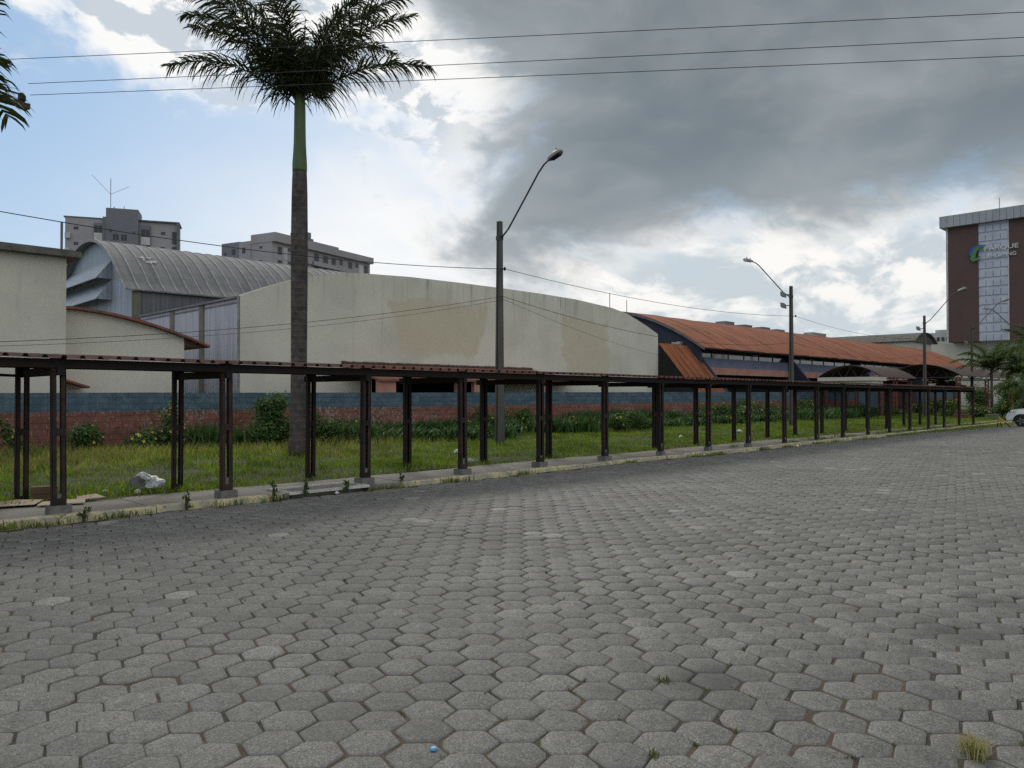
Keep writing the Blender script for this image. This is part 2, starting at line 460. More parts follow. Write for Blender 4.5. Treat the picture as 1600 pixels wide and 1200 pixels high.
MAT['slabdark'] = basic('mould_dark_concrete', (.10, .098, .088), (.19, .18, .155), 2, .95, 30, .5)
MAT['rust'] = rust_mat('rusted_roof_sheet', (.37, .130, .064), (.20, .074, .040))
MAT['rust2'] = rust_mat('orange_rust_sheet', (.44, .165, .075), (.20, .075, .04), lines=0)
MAT['tile'] = basic('terracotta_roof', (.27, .115, .08), (.16, .075, .055), 3, .85, 25, .5)
MAT['tiledark'] = basic('mossy_roof_edge', (.085, .07, .06), (.14, .07, .05), 5, .9, 30, .5)
MAT['salmon'] = basic('salmon_paint', (.55, .29, .23), (.42, .21, .165), 1.2, .85, 20, .1)
MAT['navy'] = basic('navy_paint', (.026, .033, .055), (.045, .052, .076), .8, .8, 20, .15)
MAT['violet'] = basic('faded_blue_violet_paint', (.21, .225, .33), (.14, .155, .24), .9, .8, 20, .15)
MAT['bluewall'] = basic('faded_blue_paint', (.09, .15, .22), (.06, .10, .16), 1.2, .85, 20, .2)
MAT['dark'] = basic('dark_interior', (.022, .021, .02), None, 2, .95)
MAT['glass'] = basic('window_glass', (.055, .065, .075), (.03, .035, .04), .5, .06, 1, .02, spec=.9)
MAT['frame'] = basic('window_frame', (.16, .165, .17), None, 2, .6)
MAT['apt'] = basic('mauve_grey_render', (.36, .34, .35), (.30, .285, .295), .12, .9, 6, .1)
MAT['apt_dk'] = basic('slate_render', (.19, .19, .215), (.155, .155, .18), .12, .9, 6, .1)
MAT['apt_wh'] = basic('white_panel', (.56, .56, .55), None, .3, .8, 6, .1)
MAT['awin'] = basic('dark_window_glass', (.035, .037, .042), None, 1, .25, 5, .0)
MAT['brownmall'] = basic('brown_cladding', (.105, .058, .052), (.085, .048, .044), .2, .7, 3, .1)
MAT['mallgrey'] = basic('silver_panel', (.34, .36, .38), (.28, .30, .32), .3, .5, 3, .1, orand=.08)
MAT['louvre'] = basic('pale_louvre', (.47, .50, .56), (.38, .41, .47), .6, .5, 5, .1, orand=.06)
MAT['letter'] = basic('white_letter', (.74, .74, .72), None, 2, .5, 5, 0)
MAT['logo_b'] = basic('logo_blue', (.03, .11, .38), None, 2, .5, 5, 0)
MAT['logo_g'] = basic('logo_green', (.08, .26, .06), None, 2, .5, 5, 0)
MAT['polecon'] = basic('pole_concrete', (.115, .108, .095), (.075, .07, .062), 1.4, .9, 30, .4, stretch=(2, 2, .4))
MAT['armsteel'] = basic('lamp_arm_steel', (.06, .06, .065), (.10, .08, .07), 4, .55, 30, .1, metal=.4)
MAT['lamphead'] = basic('lamp_housing', (.30, .31, .31), (.2, .2, .2), 5, .55, 20, .1)
MAT['wire'] = basic('cable_black', (.022, .022, .024), None, 2, .7)
MAT['trunk'] = None
m, n = new_mat('palm_bark'); z = n.sep(n.pos)[2]
c = n.mix(n.ss(n.noise(n.pos, 3, 7, .65), .35, .65), (.105, .092, .084), (.05, .043, .04))
c = n.mix(n.m('MULTIPLY', n.ss(n.noise(n.pos, 1.3, 6, .7), .54, .7), .6), c, (.19, .185, .17))
ringn = n.m('ADD', n.m('MULTIPLY', z, 34), n.m('MULTIPLY', n.noise(n.pos, 3.5, 3), 3.5))
c = n.mix(n.m('MULTIPLY', n.ss(n.m('SINE', ringn), .8, 1), .4), c, (.14, .128, .12))
fin(n, c, .92, 0, .2); bump(n, n.m('ADD', n.m('MULTIPLY', n.m('SINE', ringn), .4), n.noise(n.pos, 30, 5)), .35, .02); MAT['trunk'] = m
MAT['shaft'] = basic('crownshaft_green', (.075, .12, .035), (.045, .075, .022), 2, .45, 8, .05, stretch=(4, 4, .5))
MAT['frond'] = blade_mat('palm_leaflet', (.022, .036, .013), (.042, .060, .020), (.13, .09, .05), .18)
MAT['frond2'] = blade_mat('garden_palm_leaflet', (.045, .085, .026), (.10, .15, .05), (.17, .15, .06), .3)
MAT['leaf'] = blade_mat('shrub_leaf', (.03, .072, .018), (.09, .165, .04), (.16, .15, .06), .25)
MAT['strap'] = blade_mat('strap_leaf', (.03, .075, .024), (.075, .145, .045), (.14, .13, .05), .25)
MAT['grass'] = blade_mat('grass_blade', (.090, .155, .020), (.22, .295, .040), (.33, .265, .13), .4, True)
MAT['weed'] = blade_mat('weed_blade', (.055, .075, .02), (.10, .13, .035), (.19, .14, .07), .25)
MAT['straw'] = blade_mat('straw_blade', (.42, .37, .19), (.30, .29, .12), (.5, .42, .25), .25)
MAT['yellow'] = basic('yellow_petal', (.62, .50, .06), (.5, .37, .04), 20, .6, 30, 0)
MAT['stem'] = basic('woody_stem', (.07, .055, .035), None, 8, .9)
MAT['plastic'] = basic('dirty_white_plastic', (.72, .73, .74), (.45, .46, .48), 9, .4, 30, .3)
MAT['paper'] = basic('scrap_paper', (.62, .61, .57), None, 9, .8)
MAT['card'] = basic('pale_cardboard', (.55, .44, .32), (.42, .33, .24), 3, .85, 30, .1)
MAT['cardbox'] = basic('brown_cardboard', (.15, .092, .058), (.11, .066, .042), 3, .85, 30, .1)
MAT['carpaint'] = basic('white_car_paint', (.72, .73, .74), (.66, .67, .68), 1, .25, 3, 0, spec=.6)
MAT['blackp'] = basic('black_plastic', (.018, .018, .02), None, 4, .6)
MAT['tyre'] = basic('tyre_rubber', (.02, .02, .02), None, 8, .9)
MAT['rim'] = basic('alloy_rim', (.42, .43, .45), None, 4, .35, 5, 0, metal=.7)
MAT['lens'] = basic('headlight_lens', (.45, .47, .5), None, 4, .1, 5, 0, spec=.9)
MAT['byellow'] = basic('barrier_yellow', (.62, .42, .07), (.45, .33, .12), 6, .7, 30, .1)
MAT['redgate'] = basic('dark_red_gate', (.10, .022, .022), (.06, .02, .02), 1, .7, 20, .2)
MAT['trussroof'] = basic('canopy_roof_brown', (.085, .055, .047), (.055, .04, .036), 1.5, .8, 10, .2)
MAT['truss'] = basic('truss_steel', (.06, .042, .038), None, 4, .8)
MAT['lattice'] = basic('orange_lattice_steel', (.24, .10, .065), (.16, .075, .05), 4, .8)
MAT['capblue'] = basic('blue_plastic', (.12, .38, .58), None, 4, .4)
MAT['clay'] = basic('terracotta', (.25, .10, .07), None, 4, .85)

# ------------------------------------------------------------------ ground, road, pavers
def road_z(x, y):
    return .012 * math.sin(x * .55 + 1.1 * y * .3) + .010 * math.sin(y * .8 - x * .23 + 1) + .006 * math.sin(2.1 * x + 1.3 * y)


KERB_Y, WALL_Y = 12.85, 27.5
me = raw_mesh('ground', [(-700, -700, -.10), (900, -700, -.10), (900, 900, -.10), (-700, 900, -.10)], [(0, 1, 2, 3)], MAT['ground'])
tag(link_mesh('ground', me), 'bare earth and thin grass under and beyond the lot', 'ground', kind='structure')
me = raw_mesh('road', [(-60, -60, -.055), (165, -60, -.055), (165, KERB_Y + .05, -.055), (-60, KERB_Y + .05, -.055)], [(0, 1, 2, 3)], MAT['road'])
road = tag(link_mesh('road', me), 'grey parking lot paved with hexagonal concrete blocks', 'road', kind='structure')


def grid_sheet(name, x0, x1, y0, y1, nx, ny, fz, mat, parent=None):
    X, Y = np.meshgrid(np.linspace(x0, x1, nx), np.linspace(y0, y1, ny))
    Z = np.vectorize(fz)(X, Y); V = np.c_[X.ravel(), Y.ravel(), Z.ravel()]
    i = np.arange(nx * ny).reshape(ny, nx)
    F = np.c_[i[:-1, :-1].ravel(), i[:-1, 1:].ravel(), i[1:, 1:].ravel(), i[1:, :-1].ravel()]
    return link_mesh(name, raw_mesh(name, V, F, mat, smooth=True), parent)


grid_sheet('joint_bedding', -8, 75, -14, KERB_Y + .04, 160, 54, lambda x, y: road_z(x, y) - .0125, MAT['soil'], road)

PITCH = .306; SIDE = PITCH / math.sqrt(3)


# rounded corners: each corner becomes two points
def hex_verts(seed):
    r = random.Random(seed); R0 = SIDE - .0088; cs = [(R0 * math.cos(k * math.pi / 3), R0 * math.sin(k * math.pi / 3)) for k in range(6)]
    cs = [(x + r.uniform(-.004, .004), y + r.uniform(-.004, .004)) for x, y in cs]
    ring = []
    for k in range(6):
        p, q, s = cs[k - 1], cs[k], cs[(k + 1) % 6]; c = r.uniform(.03, .10) if r.random() < .9 else r.uniform(.16, .3)
        ring.append((q[0] + (p[0] - q[0]) * c, q[1] + (p[1] - q[1]) * c)); ring.append((q[0] + (s[0] - q[0]) * c, q[1] + (s[1] - q[1]) * c))
    out = []
    for sc_, z in ((.915, 0), (1.0, -.009), (1.0, -.04)):
        out += [(x * sc_, y * sc_, z) for x, y in ring]
    out.append((0, 0, .0012))
    return np.array(out)


HF3 = []
for k in range(12):
    k2 = (k + 1) % 12; HF3 += [(36, k, k2), (12 + k, 12 + k2, k), (12 + k2, k2, k), (24 + k, 24 + k2, 12 + k), (24 + k2, 12 + k2, 12 + k)]
HF3 = np.array(HF3)
HEDGE = np.array([0.] * 12 + [1.] * 12 + [0.] * 12 + [0.]); HEDGE[:12] = .35
VAR = [hex_verts(100 + i) for i in range(10)]
VME = [raw_mesh('paver', v, HF3, MAT['paver'], {'rnd': np.zeros(37), 'edge': HEDGE}) for v in VAR]
a0 = R_(-45)                     # a corner points to camera right
e1 = np.array([math.cos(a0 + math.pi / 6), math.sin(a0 + math.pi / 6)]) * PITCH
e2 = np.array([math.cos(a0 + math.pi / 2), math.sin(a0 + math.pi / 2)]) * PITCH
cells = []
for i in range(-260, 300):
    for j in range(-260, 300):
        p = e1 * i + e2 * j + (.07, .03); x, y = p
        if y > KERB_Y - .11 or y < -13.5 or x < -7.5 or x > 74: continue
        dep = (x + y) * S2; lat = (x - y) * S2
        if dep < 2.6 or dep > 58 or abs(lat) > dep * .80 + .6: continue
        cells.append((dep, x, y, lat))
cells.sort()
hexr = random.Random(5); sv = []; sf = []; sr = []; se = []; npart = 0
for dep, x, y, lat in cells:
    z = road_z(x, y) + hexr.gauss(0, .0034); rz = a0 + hexr.randrange(6) * math.pi / 3 + hexr.gauss(0, .022)
    wx, wy = x, y; x += hexr.gauss(0, .004) + .018 * math.sin(wy * .5 + .3 * wx) + .008 * math.sin(wx * 1.7 - wy); y += hexr.gauss(0, .004) + .018 * math.sin(wx * .45 - .3 * wy + 2) + .008 * math.sin(wy * 1.9 + wx * .6)
    tx, ty = hexr.gauss(0, .009), hexr.gauss(0, .009); vi = hexr.randrange(10); rv = hexr.random()
    inview = dep > 3.75 and abs(lat) < dep * .68
    if inview and npart < 300:
        link_mesh('paver', VME[vi], road, (x, y, z), (tx, ty, rz)); npart += 1
    else:
        v = VAR[vi]; c, s = math.cos(rz), math.sin(rz)
        X = v[:, 0] * c - v[:, 1] * s; Y = v[:, 0] * s + v[:, 1] * c
        b = len(sv) * 37
        sv.append(np.c_[X + x, Y + y, v[:, 2] + z + ty * X - tx * Y]); sf.append(HF3 + b); sr.append(np.full(37, rv)); se.append(HEDGE)
me = raw_mesh('paver_field', np.vstack(sv), np.vstack(sf), MAT['paver'], {'rnd': np.concatenate(sr), 'edge': np.concatenate(se)})
o = link_mesh('paver_field', me, road); o['kind'] = 'stuff'


# lawn strip between sidewalk and wall
def lawn_z(x, y):
    return .055 + .035 * math.sin(x * .7 + y * .4) + .03 * math.sin(x * .23 - y * .9) + .004 * (y - 14.5)


lawn = tag(grid_sheet('lawn', -12, 110, 14.42, WALL_Y + .2, 240, 32, lawn_z, MAT['lawn']), 'green strip of ground between the sidewalk and the wall', 'lawn', kind='structure')

# sidewalk slabs and kerb stones
sw = empty('sidewalk', (0, 13.7, 0), 0, 'narrow cracked concrete sidewalk under the covered walkway', 'sidewalk'); sw['kind'] = 'structure'
x = -8.0; i = 0
while x < 62:
    L = rng.uniform(2.3, 2.9)
    zt = .095 + rng.uniform(-.008, .008); y1 = 14.45 + rng.uniform(-.06, .1); MBs = MB()
    yk = KERB_Y + .135
    prof = [(yk, zt), (13.8, zt + .008), (y1, zt + rng.uniform(-.01, .01)), (y1 + .03, -.02), (yk, -.02)]
    MBs.prism(prof, 'x', x, x + L - rng.uniform(.008, .02))
    MBs.build('slab', MAT['sidewalk'], sw)
    x += L
kb = empty('kerb', (0, KERB_Y, 0), 0, 'low kerb of worn yellow painted concrete stones beside the road', 'kerb'); kb['kind'] = 'structure'
x = -8.0
while x < 60:
    L = rng.choice((.8, .95, 1.0, 1.0, 1.05)); xe = x + L - rng.uniform(.008, .03)
    if x + L > 7.05 and x < 8.8:
        if x < 7.0: xe = 7.03
        else: x = max(x + L, 8.8) if x + L > 8.8 else x + L; continue
    dy, dz, rt = rng.gauss(0, .010), rng.gauss(0, .008), rng.gauss(0, .01)
    k = MB(); zt = .105 + dz
    sec = [(KERB_Y + dy, -.06), (KERB_Y + dy + .006, zt - .022), (KERB_Y + dy + .026, zt), (KERB_Y + .128, zt), (KERB_Y + .128, -.06)]
    n0 = len(sec); P0 = [(x, a, b) for a, b in sec]; P1 = [(xe, a + rt, b + rng.gauss(0, .003)) for a, b in sec]
    k.add(P0 + P1, [tuple(range(n0 - 1, -1, -1)), tuple(range(n0, 2 * n0))] + [(q, (q + 1) % n0, n0 + (q + 1) % n0, n0 + q) for q in range(n0)])
    k.build('kerb_stone', MAT['kerb'], kb)
    x += L
# storm drain inlet set into the kerb
dr = empty('storm_drain_inlet', (7.95, 13.2, 0), 0, 'concrete drain cover with white painted rim set in the kerb', 'drain')
MB().box(7.12, 8.72, 12.84, 13.54, .06, .098).build('cover_slab', MAT['block'], dr)
for b in ((7.05, 8.79, 12.775, 12.84), (7.05, 8.79, 13.54, 13.605), (7.05, 7.12, 12.84, 13.54), (8.72, 8.79, 12.84, 13.54)):
    MB().box(*b, .075, .125).build('rim_bar', MAT['white_con'], dr)
MB().box(7.05, 8.79, 13.45, 13.6, -.3, .07).build('opening_back', MAT['dark'], dr)
MB().box(6.96, 7.05, 12.8, 13.5, -.06, .10).build('cheek', MAT['block'], dr); MB().box(8.79, 8.86, 12.8, 13.5, -.06, .10).build('cheek', MAT['block'], dr)

# ------------------------------------------------------------------ covered walkway
PX = [-4.55, -1.9, .75, 3.40, 6.02, 8.92, 11.54, 14.12, 16.72, 19.4, 22.1, 24.75, 27.5, 30.3, 32.9, 35.7, 38.4, 41.2, 44.06, 46.7, 49.5, 52.4]
FY, BY = 13.12, 15.2
zc = lambda x: 2.50 - .0029 * (x - 3.4)
ww = empty('covered_walkway', (24, 14.1, 0), 0, 'long covered walkway with dark rusted steel posts and ribbed roof beside the road', 'walkway')


def post(x, y, z0, top, block, tilt):
    k = MB(); w = .092; g = .062
    for s in (-1, 1):
        cx = x + s * (g / 2 + .032); tx = tilt
        # channel: web and two flanges
        for (ax, bx, ay, by) in ((-.031, .031, -w / 2, -w / 2 + .012), (-.031, .031, w / 2 - .012, w / 2), (s * .031 - .006, s * .031 + .006, -w / 2, w / 2)):
            k.add([(cx + ax, y + ay, z0), (cx + bx, y + ay, z0), (cx + bx, y + by, z0), (cx + ax, y + by, z0),
                   (cx + ax + tx, y + ay, top), (cx + bx + tx, y + ay, top), (cx + bx + tx, y + by, top), (cx + ax + tx, y + by, top)],
                  [(0, 3, 2, 1), (4, 5, 6, 7), (0, 1, 5, 4), (1, 2, 6, 5), (2, 3, 7, 6), (3, 0, 4, 7)])
    p = k.build('post', MAT['steel'], ww)
    h = top - z0; W = g / 2 + .068
    for zz, hh in ((z0 + h * .50, .11), (top - .09, .2), (z0 + .06, .1)):
        bb = MB(); f = (zz - z0) / h * tilt
        for s in (-1, 1): bb.box(x - W + f, x + W + f, y + s * (w / 2 + .004) - .004, y + s * (w / 2 + .004) + .004, zz - hh / 2, zz + hh / 2)
        bb.build('batten_plate', MAT['steel'], p)
    if block:
        hb = rng.uniform(.13, .17); q = rng.uniform(-.012, .012)
        bs = .15 if x < 18 else .105; MB().box(x - bs + q, x + bs + q, y - bs * .85, y + bs, z0 - hb - .02, z0 + .004).build('base_block', MAT['block'], p)
        MB().box(x - .03, x + .03, y - .04, y + .04, z0 + .004, z0 + rng.uniform(.16, .26)).build('grout_core', MAT['block'], p)


for i, x in enumerate(PX):
    t = zc(x)
    post(x, FY, .095 + (.13 if x < 26 else .03), t - .05, True, rng.uniform(-.025, .025))
    post(x + rng.uniform(-.03, .03), BY, .06, t - .02, False, rng.uniform(-.012, .012))
    MB().box(x - .05, x + .05, FY - .1, BY + .25, t - .30, t - .17).build('cross_beam', MAT['beam'], ww)
for a, b in zip(PX, PX[1:]):
    za, zb = zc(a), zc(b)
    for yy, lo, hi in ((FY - .062, -.19, -.055), (BY + .07, -.14, .018)):
        k = MB(); q = .05 - .006
        k.add([(a - q, yy - .03, za + lo), (b - .044, yy - .03, zb + lo), (b - .044, yy + .03, zb + lo), (a - q, yy + .03, za + lo),
               (a - q, yy - .03, za + hi), (b - .044, yy - .03, zb + hi), (b - .044, yy + .03, zb + hi), (a - q, yy + .03, za + hi)],
              [(0, 3, 2, 1), (4, 5, 6, 7), (0, 1, 5, 4), (1, 2, 6, 5), (2, 3, 7, 6), (3, 0, 4, 7)])
        k.build('edge_beam', MAT['beam'], ww)
MB().bar((3.36, BY - .1, 2.22), (.80, FY + .12, 2.26), .045).build('brace', MAT['beam'], ww)
# ribbed roof sheets, one metre of cover each
RIB = [(0, 0), (.085, 0), (.11, .05), (.155, .05), (.18, 0), (.25, 0)]
x = -5.0
while x < 54.2:
    prof = []
    for r in range(4):
        prof += [(x + r * .25 + a, b) for a, b in (RIB if r == 0 else RIB[1:])]
    lift = rng.uniform(0, .008); sag = rng.uniform(-.006, .006); yf = 12.80 + rng.uniform(-.03, .02); yb = 15.78
    k = MB(); np_ = len(prof); vs = []
    for yy, f in ((yf, 0), (14.2, .5), (yb, 1)):
        vs += [(a, yy, zc(a) - .052 + b + .142 * f + lift + (sag if f == .5 else 0)) for a, b in prof]
    top = len(vs); vs += [(a, b, c - .006) for a, b, c in vs[:top]]
    fs = []
    for r in range(2):
        for c in range(np_ - 1):
            q = r * np_ + c; fs.append((q, q + 1, q + np_ + 1, q + np_)); fs.append((top + q, top + q + np_, top + q + np_ + 1, top + q + 1))
    for c in range(np_ - 1): fs.append((c, top + c, top + c + 1, c + 1)); q = 2 * np_ + c; fs.append((q, q + 1, top + q + 1, top + q))
    k.add(vs, fs); k.build('roof_sheet', MAT['wroof'], ww)
    x += 1.0

# ------------------------------------------------------------------ boundary wall and gate
wtop = lambda x: 1.965 + .0029 * (x - 6)
def wall_seg(parent, name, x0, x1, mat, step=4.0, h=0):
    k = MB(); x = x0
    xs = list(np.arange(x0, x1, step)) + [x1]
    top = [(a, wtop(a) + h + rng.uniform(-.008, .008)) for a in xs]
    k.prism([(x0, -.1), (x1, -.1)] + top[::-1], 'y', WALL_Y, WALL_Y + .18)
    return k.build(name, mat, parent)


bw = empty('boundary_wall', (32, WALL_Y, 0), 0, 'long low wall painted blue over flaking brick red behind the shrubs', 'wall')
wall_seg(bw, 'painted_wall', -14, 72.8, MAT['wall'])
wall_seg(bw, 'blue_wall_end', 72.8, 78.1, MAT['bluewall'], h=.02)
bw2 = empty('boundary_wall', (96, WALL_Y, 0), 0, 'short wall painted blue over orange red on the far side of the gate', 'wall')
wall_seg(bw2, 'blue_wall_end', 88.7, 91.5, MAT['bluewall'], h=.02); wall_seg(bw2, 'painted_wall', 91.5, 103, MAT['wall'])
gt = empty('metal_gate', (83.4, WALL_Y, 0), 0, 'dark red metal gate closing the gap in the boundary wall', 'gate')
for j in range(8):
    xa = 78.15 + j * 1.31
    MB().box(xa, xa + 1.28, WALL_Y + .05, WALL_Y + .09, .05, 2.15).build('gate_panel', MAT['redgate'], gt)
MB().box(78.15, 88.65, WALL_Y + .092, WALL_Y + .14, 1.0, 1.1).build('rail', MAT['redgate'], gt)

# ------------------------------------------------------------------ flat-roofed cream building (left edge)
b1 = empty('flat_roofed_building', (2, 31, 0), 0, 'tall cream building with mould-dark flat roof slab at the left edge', 'building')
MB().box(-8, 7.83, 29.5, 37, -.1, 6.60).build('wall', MAT['cream'], b1)
MB().box(-8.3, 8.2, 29.1, 37.5, 6.602, 6.80).build('roof_slab', MAT['slabdark'], b1)
MB().box(-8.2, 8.05, 29.25, 37.4, 6.802, 6.86).build('parapet', MAT['slabdark'], b1)
aw = MB().add([(7.835, 29.5, 2.45), (8.6, 29.5, 2.2), (8.6, 30.4, 2.2), (7.835, 30.4, 2.45), (7.835, 29.5, 2.38), (8.6, 29.5, 2.13), (8.6, 30.4, 2.13), (7.835, 30.4, 2.38)],
              [(0, 1, 2, 3), (7, 6, 5, 4), (0, 4, 5, 1), (1, 5, 6, 2), (2, 6, 7, 3), (3, 7, 4, 0)])
# ------------------------------------------------------------------ curved-roof cream building
b2 = empty('curved_roof_building', (10, 33, 0), 0, 'low cream building with curved tiled roof edge beside the flat-roofed one', 'building')
cz = lambda x: 4.93 - .82 * max(0, (x - 8.1) / 4.14) ** 1.75
xs = np.linspace(7.86, 12.24, 14)
MB().prism([(7.86, -.1), (12.24, -.1)] + [(a, cz(a)) for a in xs[::-1]], 'y', 30.45, 44).build('wall', MAT['cream'], b2)
xs = np.linspace(7.86, 13.15, 16); zz = lambda a: cz(a) + .01
MB().prism([(a, zz(a)) for a in xs] + [(a, zz(a) + .09) for a in xs[::-1]], 'y', 30.15, 44.3).build('roof', MAT['tile'], b2)
MB().prism([(12.25, cz(12.24) - .30), (13.0, cz(13.0) - .06), (12.25, cz(12.25) - .02)], 'y', 30.46, 30.56).build('eave_bracket', MAT['tiledark'], b2)
aw.build('side_awning', MAT['tile'], b1)

# ------------------------------------------------------------------ big warehouse with patched gable
wh = empty('warehouse', (31, 40, 0), 0, 'big cream warehouse gable with two tan patches of different paint', 'warehouse')
WX0, WX1, GY = 15.19, 46.7, 31.8
fr = [(0, 6.22), (.04, 6.72), (.083, 7.2), (.135, 7.6), (.19, 7.85), (.29, 8.0), (.4, 8.05), (.5, 8.07), (.6, 8.06), (.71, 8.0), (.83, 7.75), (.88, 7.5), (.92, 7.15), (.96, 6.75), (1, 6.28)]
gp = [(WX0 + f * (WX1 - WX0), z) for f, z in fr]
gz = lambda x: float(np.interp(x, [p[0] for p in gp], [p[1] for p in gp]))
OX0, OX1, OZ = 22.0, 31.2, 2.72
MB().prism([(WX0, -.1), (OX0, -.1), (OX0, gz(OX0))] + [p for p in gp[::-1] if p[0] < OX0], 'y', GY, GY + .25).build('gable_wall', MAT['gable'], wh)
MB().prism([(OX0, OZ), (OX1, OZ), (OX1, gz(OX1))] + [p for p in gp[::-1] if OX0 < p[0] < OX1] + [(OX0, gz(OX0))], 'y', GY, GY + .25).build('gable_wall', MAT['gable'], wh)
MB().prism([(OX1, -.1), (WX1, -.1)] + [p for p in gp[::-1] if p[0] > OX1] + [(OX1, gz(OX1))], 'y', GY, GY + .25).build('gable_wall', MAT['gable'], wh)
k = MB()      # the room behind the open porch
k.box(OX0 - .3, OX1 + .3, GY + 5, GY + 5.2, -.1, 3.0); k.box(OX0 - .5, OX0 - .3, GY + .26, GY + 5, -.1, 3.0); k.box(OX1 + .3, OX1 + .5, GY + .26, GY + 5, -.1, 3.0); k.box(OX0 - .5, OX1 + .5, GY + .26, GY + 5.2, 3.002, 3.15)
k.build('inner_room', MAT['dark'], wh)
MB().prism([(p[0] + (.02 if q == 0 else 0), p[1] - .25) for q, p in enumerate(gp)] + [(p[0], p[1] - .33) for p in gp[::-1]], 'y', GY + .252, 43.6).build('roof', MAT['vault'], wh)
MB().box(WX0 + .02, WX0 + .14, GY + .252, 35.55, -.1, 6.1).build('side_cladding', MAT['clad'], wh)
MB().box(WX0 + .02, WX0 + .14, 36.05, 39.05, -.1, 6.1).build('side_cladding', MAT['clad'], wh)
MB().box(WX0 + .02, WX0 + .14, 39.55, 43.6, -.1, 6.1).build('side_cladding', MAT['clad'], wh)
for yy in (35.55, 39.05): MB().box(WX0 - .02, WX0 + .16, yy, yy + .5, -.1, 6.1).build('column', MAT['khaki'], wh)
MB().tube([(WX0 - .05, GY + .1, 0), (WX0 - .05, GY + .1, 6.2)], .05, 8).build('downpipe', MAT['seam'], wh)
MB().box(WX0 - .10, WX0 + .2, GY + .3, 43.6, 6.102, 6.2).build('gutter', MAT['frame'], wh)
MB().box(WX1 - .2, WX1 - .04, GY + .252, 43.6, -.1, 6.0).build('far_side_wall', MAT['cream'], wh)
for xx in (41.2, 43.1): MB().tube([(xx, GY + .1, gz(xx) - .1), (xx, GY + .1, gz(xx) + 1.0)], .025, 6).build('vent_pipe', MAT['frame'], wh)

# porch with hipped tile roof
pr = empty('porch', (27, 30, 0), 0, 'low porch with salmon pillars and mossy tiled roof against the warehouse', 'porch')
P = [(20.3, GY - .02, 3.42), (33.5, GY - .02, 3.42), (36.6, GY - .02, 3.02), (36.6, 28.8, 2.62), (20.3, 28.8, 2.62), (33.5, 28.8, 2.72)]
k = MB(); k.add([P[0], P[1], P[5], P[4], P[2], P[3]] + [(a, b, c - .1) for a, b, c in [P[0], P[1], P[5], P[4], P[2], P[3]]],
                [(3, 2, 1, 0), (2, 5, 4, 1), (6, 7, 8, 9), (7, 10, 11, 8), (0, 6, 9, 3), (3, 9, 8, 2), (2, 8, 11, 5), (5, 11, 10, 4), (4, 10, 7, 1), (1, 7, 6, 0)])
k.build('roof', MAT['tile'], pr)
k = MB()
for j in range(44):
    xa = 20.25 + j * .30
    k.tube([(xa, GY - .06, 3.44 + rng.uniform(-.012, .02)), (xa + .27, GY - .06, 3.44 + rng.uniform(-.012, .02))], .085, 6)
k.build('ridge_tiles', MAT['tiledark'], pr)
for xa, wd in ((20.45, .95), (25.15, .28), (26.3, .5), (31.05, .62)):
    MB().box(xa, xa + wd, 29.0, 29.25, -.1, 2.55).build('pillar', MAT['salmon'], pr)
MB().box(20.45, 36.4, 29.03, 29.2, 2.552, 2.62).build('eave_beam', MAT['dark'], pr)

# ------------------------------------------------------------------ grey vaulted hangar behind
hg = empty('vaulted_hangar', (33, 53, 0), 0, 'grey barrel-vaulted hangar with pale gable end above the cream roofs', 'hangar')
HX, HY0, HY1 = 15.6, 46.0, 60.0
hz = lambda y: 7.9 + 3.6 * (1 - abs((y - 53) / 7) ** 2.1)
ys = np.linspace(HY0, HY1, 21)
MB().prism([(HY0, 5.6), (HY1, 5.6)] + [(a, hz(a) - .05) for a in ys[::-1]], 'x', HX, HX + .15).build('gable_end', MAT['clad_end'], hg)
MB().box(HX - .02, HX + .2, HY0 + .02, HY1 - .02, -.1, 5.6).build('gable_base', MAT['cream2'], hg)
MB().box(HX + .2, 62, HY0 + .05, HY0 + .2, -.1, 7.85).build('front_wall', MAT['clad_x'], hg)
MB().box(HX - .06, HX + .42, HY0 - .02, HY0 + .04, -.1, 7.8).build('corner_column', MAT['khaki'], hg)
pan = MB(); W = .72; yy = np.linspace(HY0 - .25, HY1 + .25, 25); hz2 = lambda y: hz(min(max(y, HY0), HY1)) - .35 * max(0, HY0 - y, y - HY1)
prof = [(a, hz2(a)) for a in yy] + [(a, hz2(a) + .07) for a in yy[::-1]]
pm = MB().prism(prof, 'x', 0, W - .012)
seam = MB().prism([(a, hz2(a) + .071) for a in yy] + [(a, hz2(a) + .115) for a in yy[::-1]], 'x', W - .05, W + .03)
p0 = s0 = None
for j in range(64):
    xx = HX - .45 + j * W
    if p0 is None:
        p0 = pm.build('roof_panel', MAT['vault'], hg, origin=None); s0 = seam.build('seam_cap', MAT['seam'], p0)
        base = Vector(LOC(hg)); p0.location = (xx, 0, 0)
    else:
        q = p0.copy(); COL.objects.link(q); q.location = (xx, 0, rng.uniform(0, .012))
        t = s0.copy(); COL.objects.link(t); t.parent = q
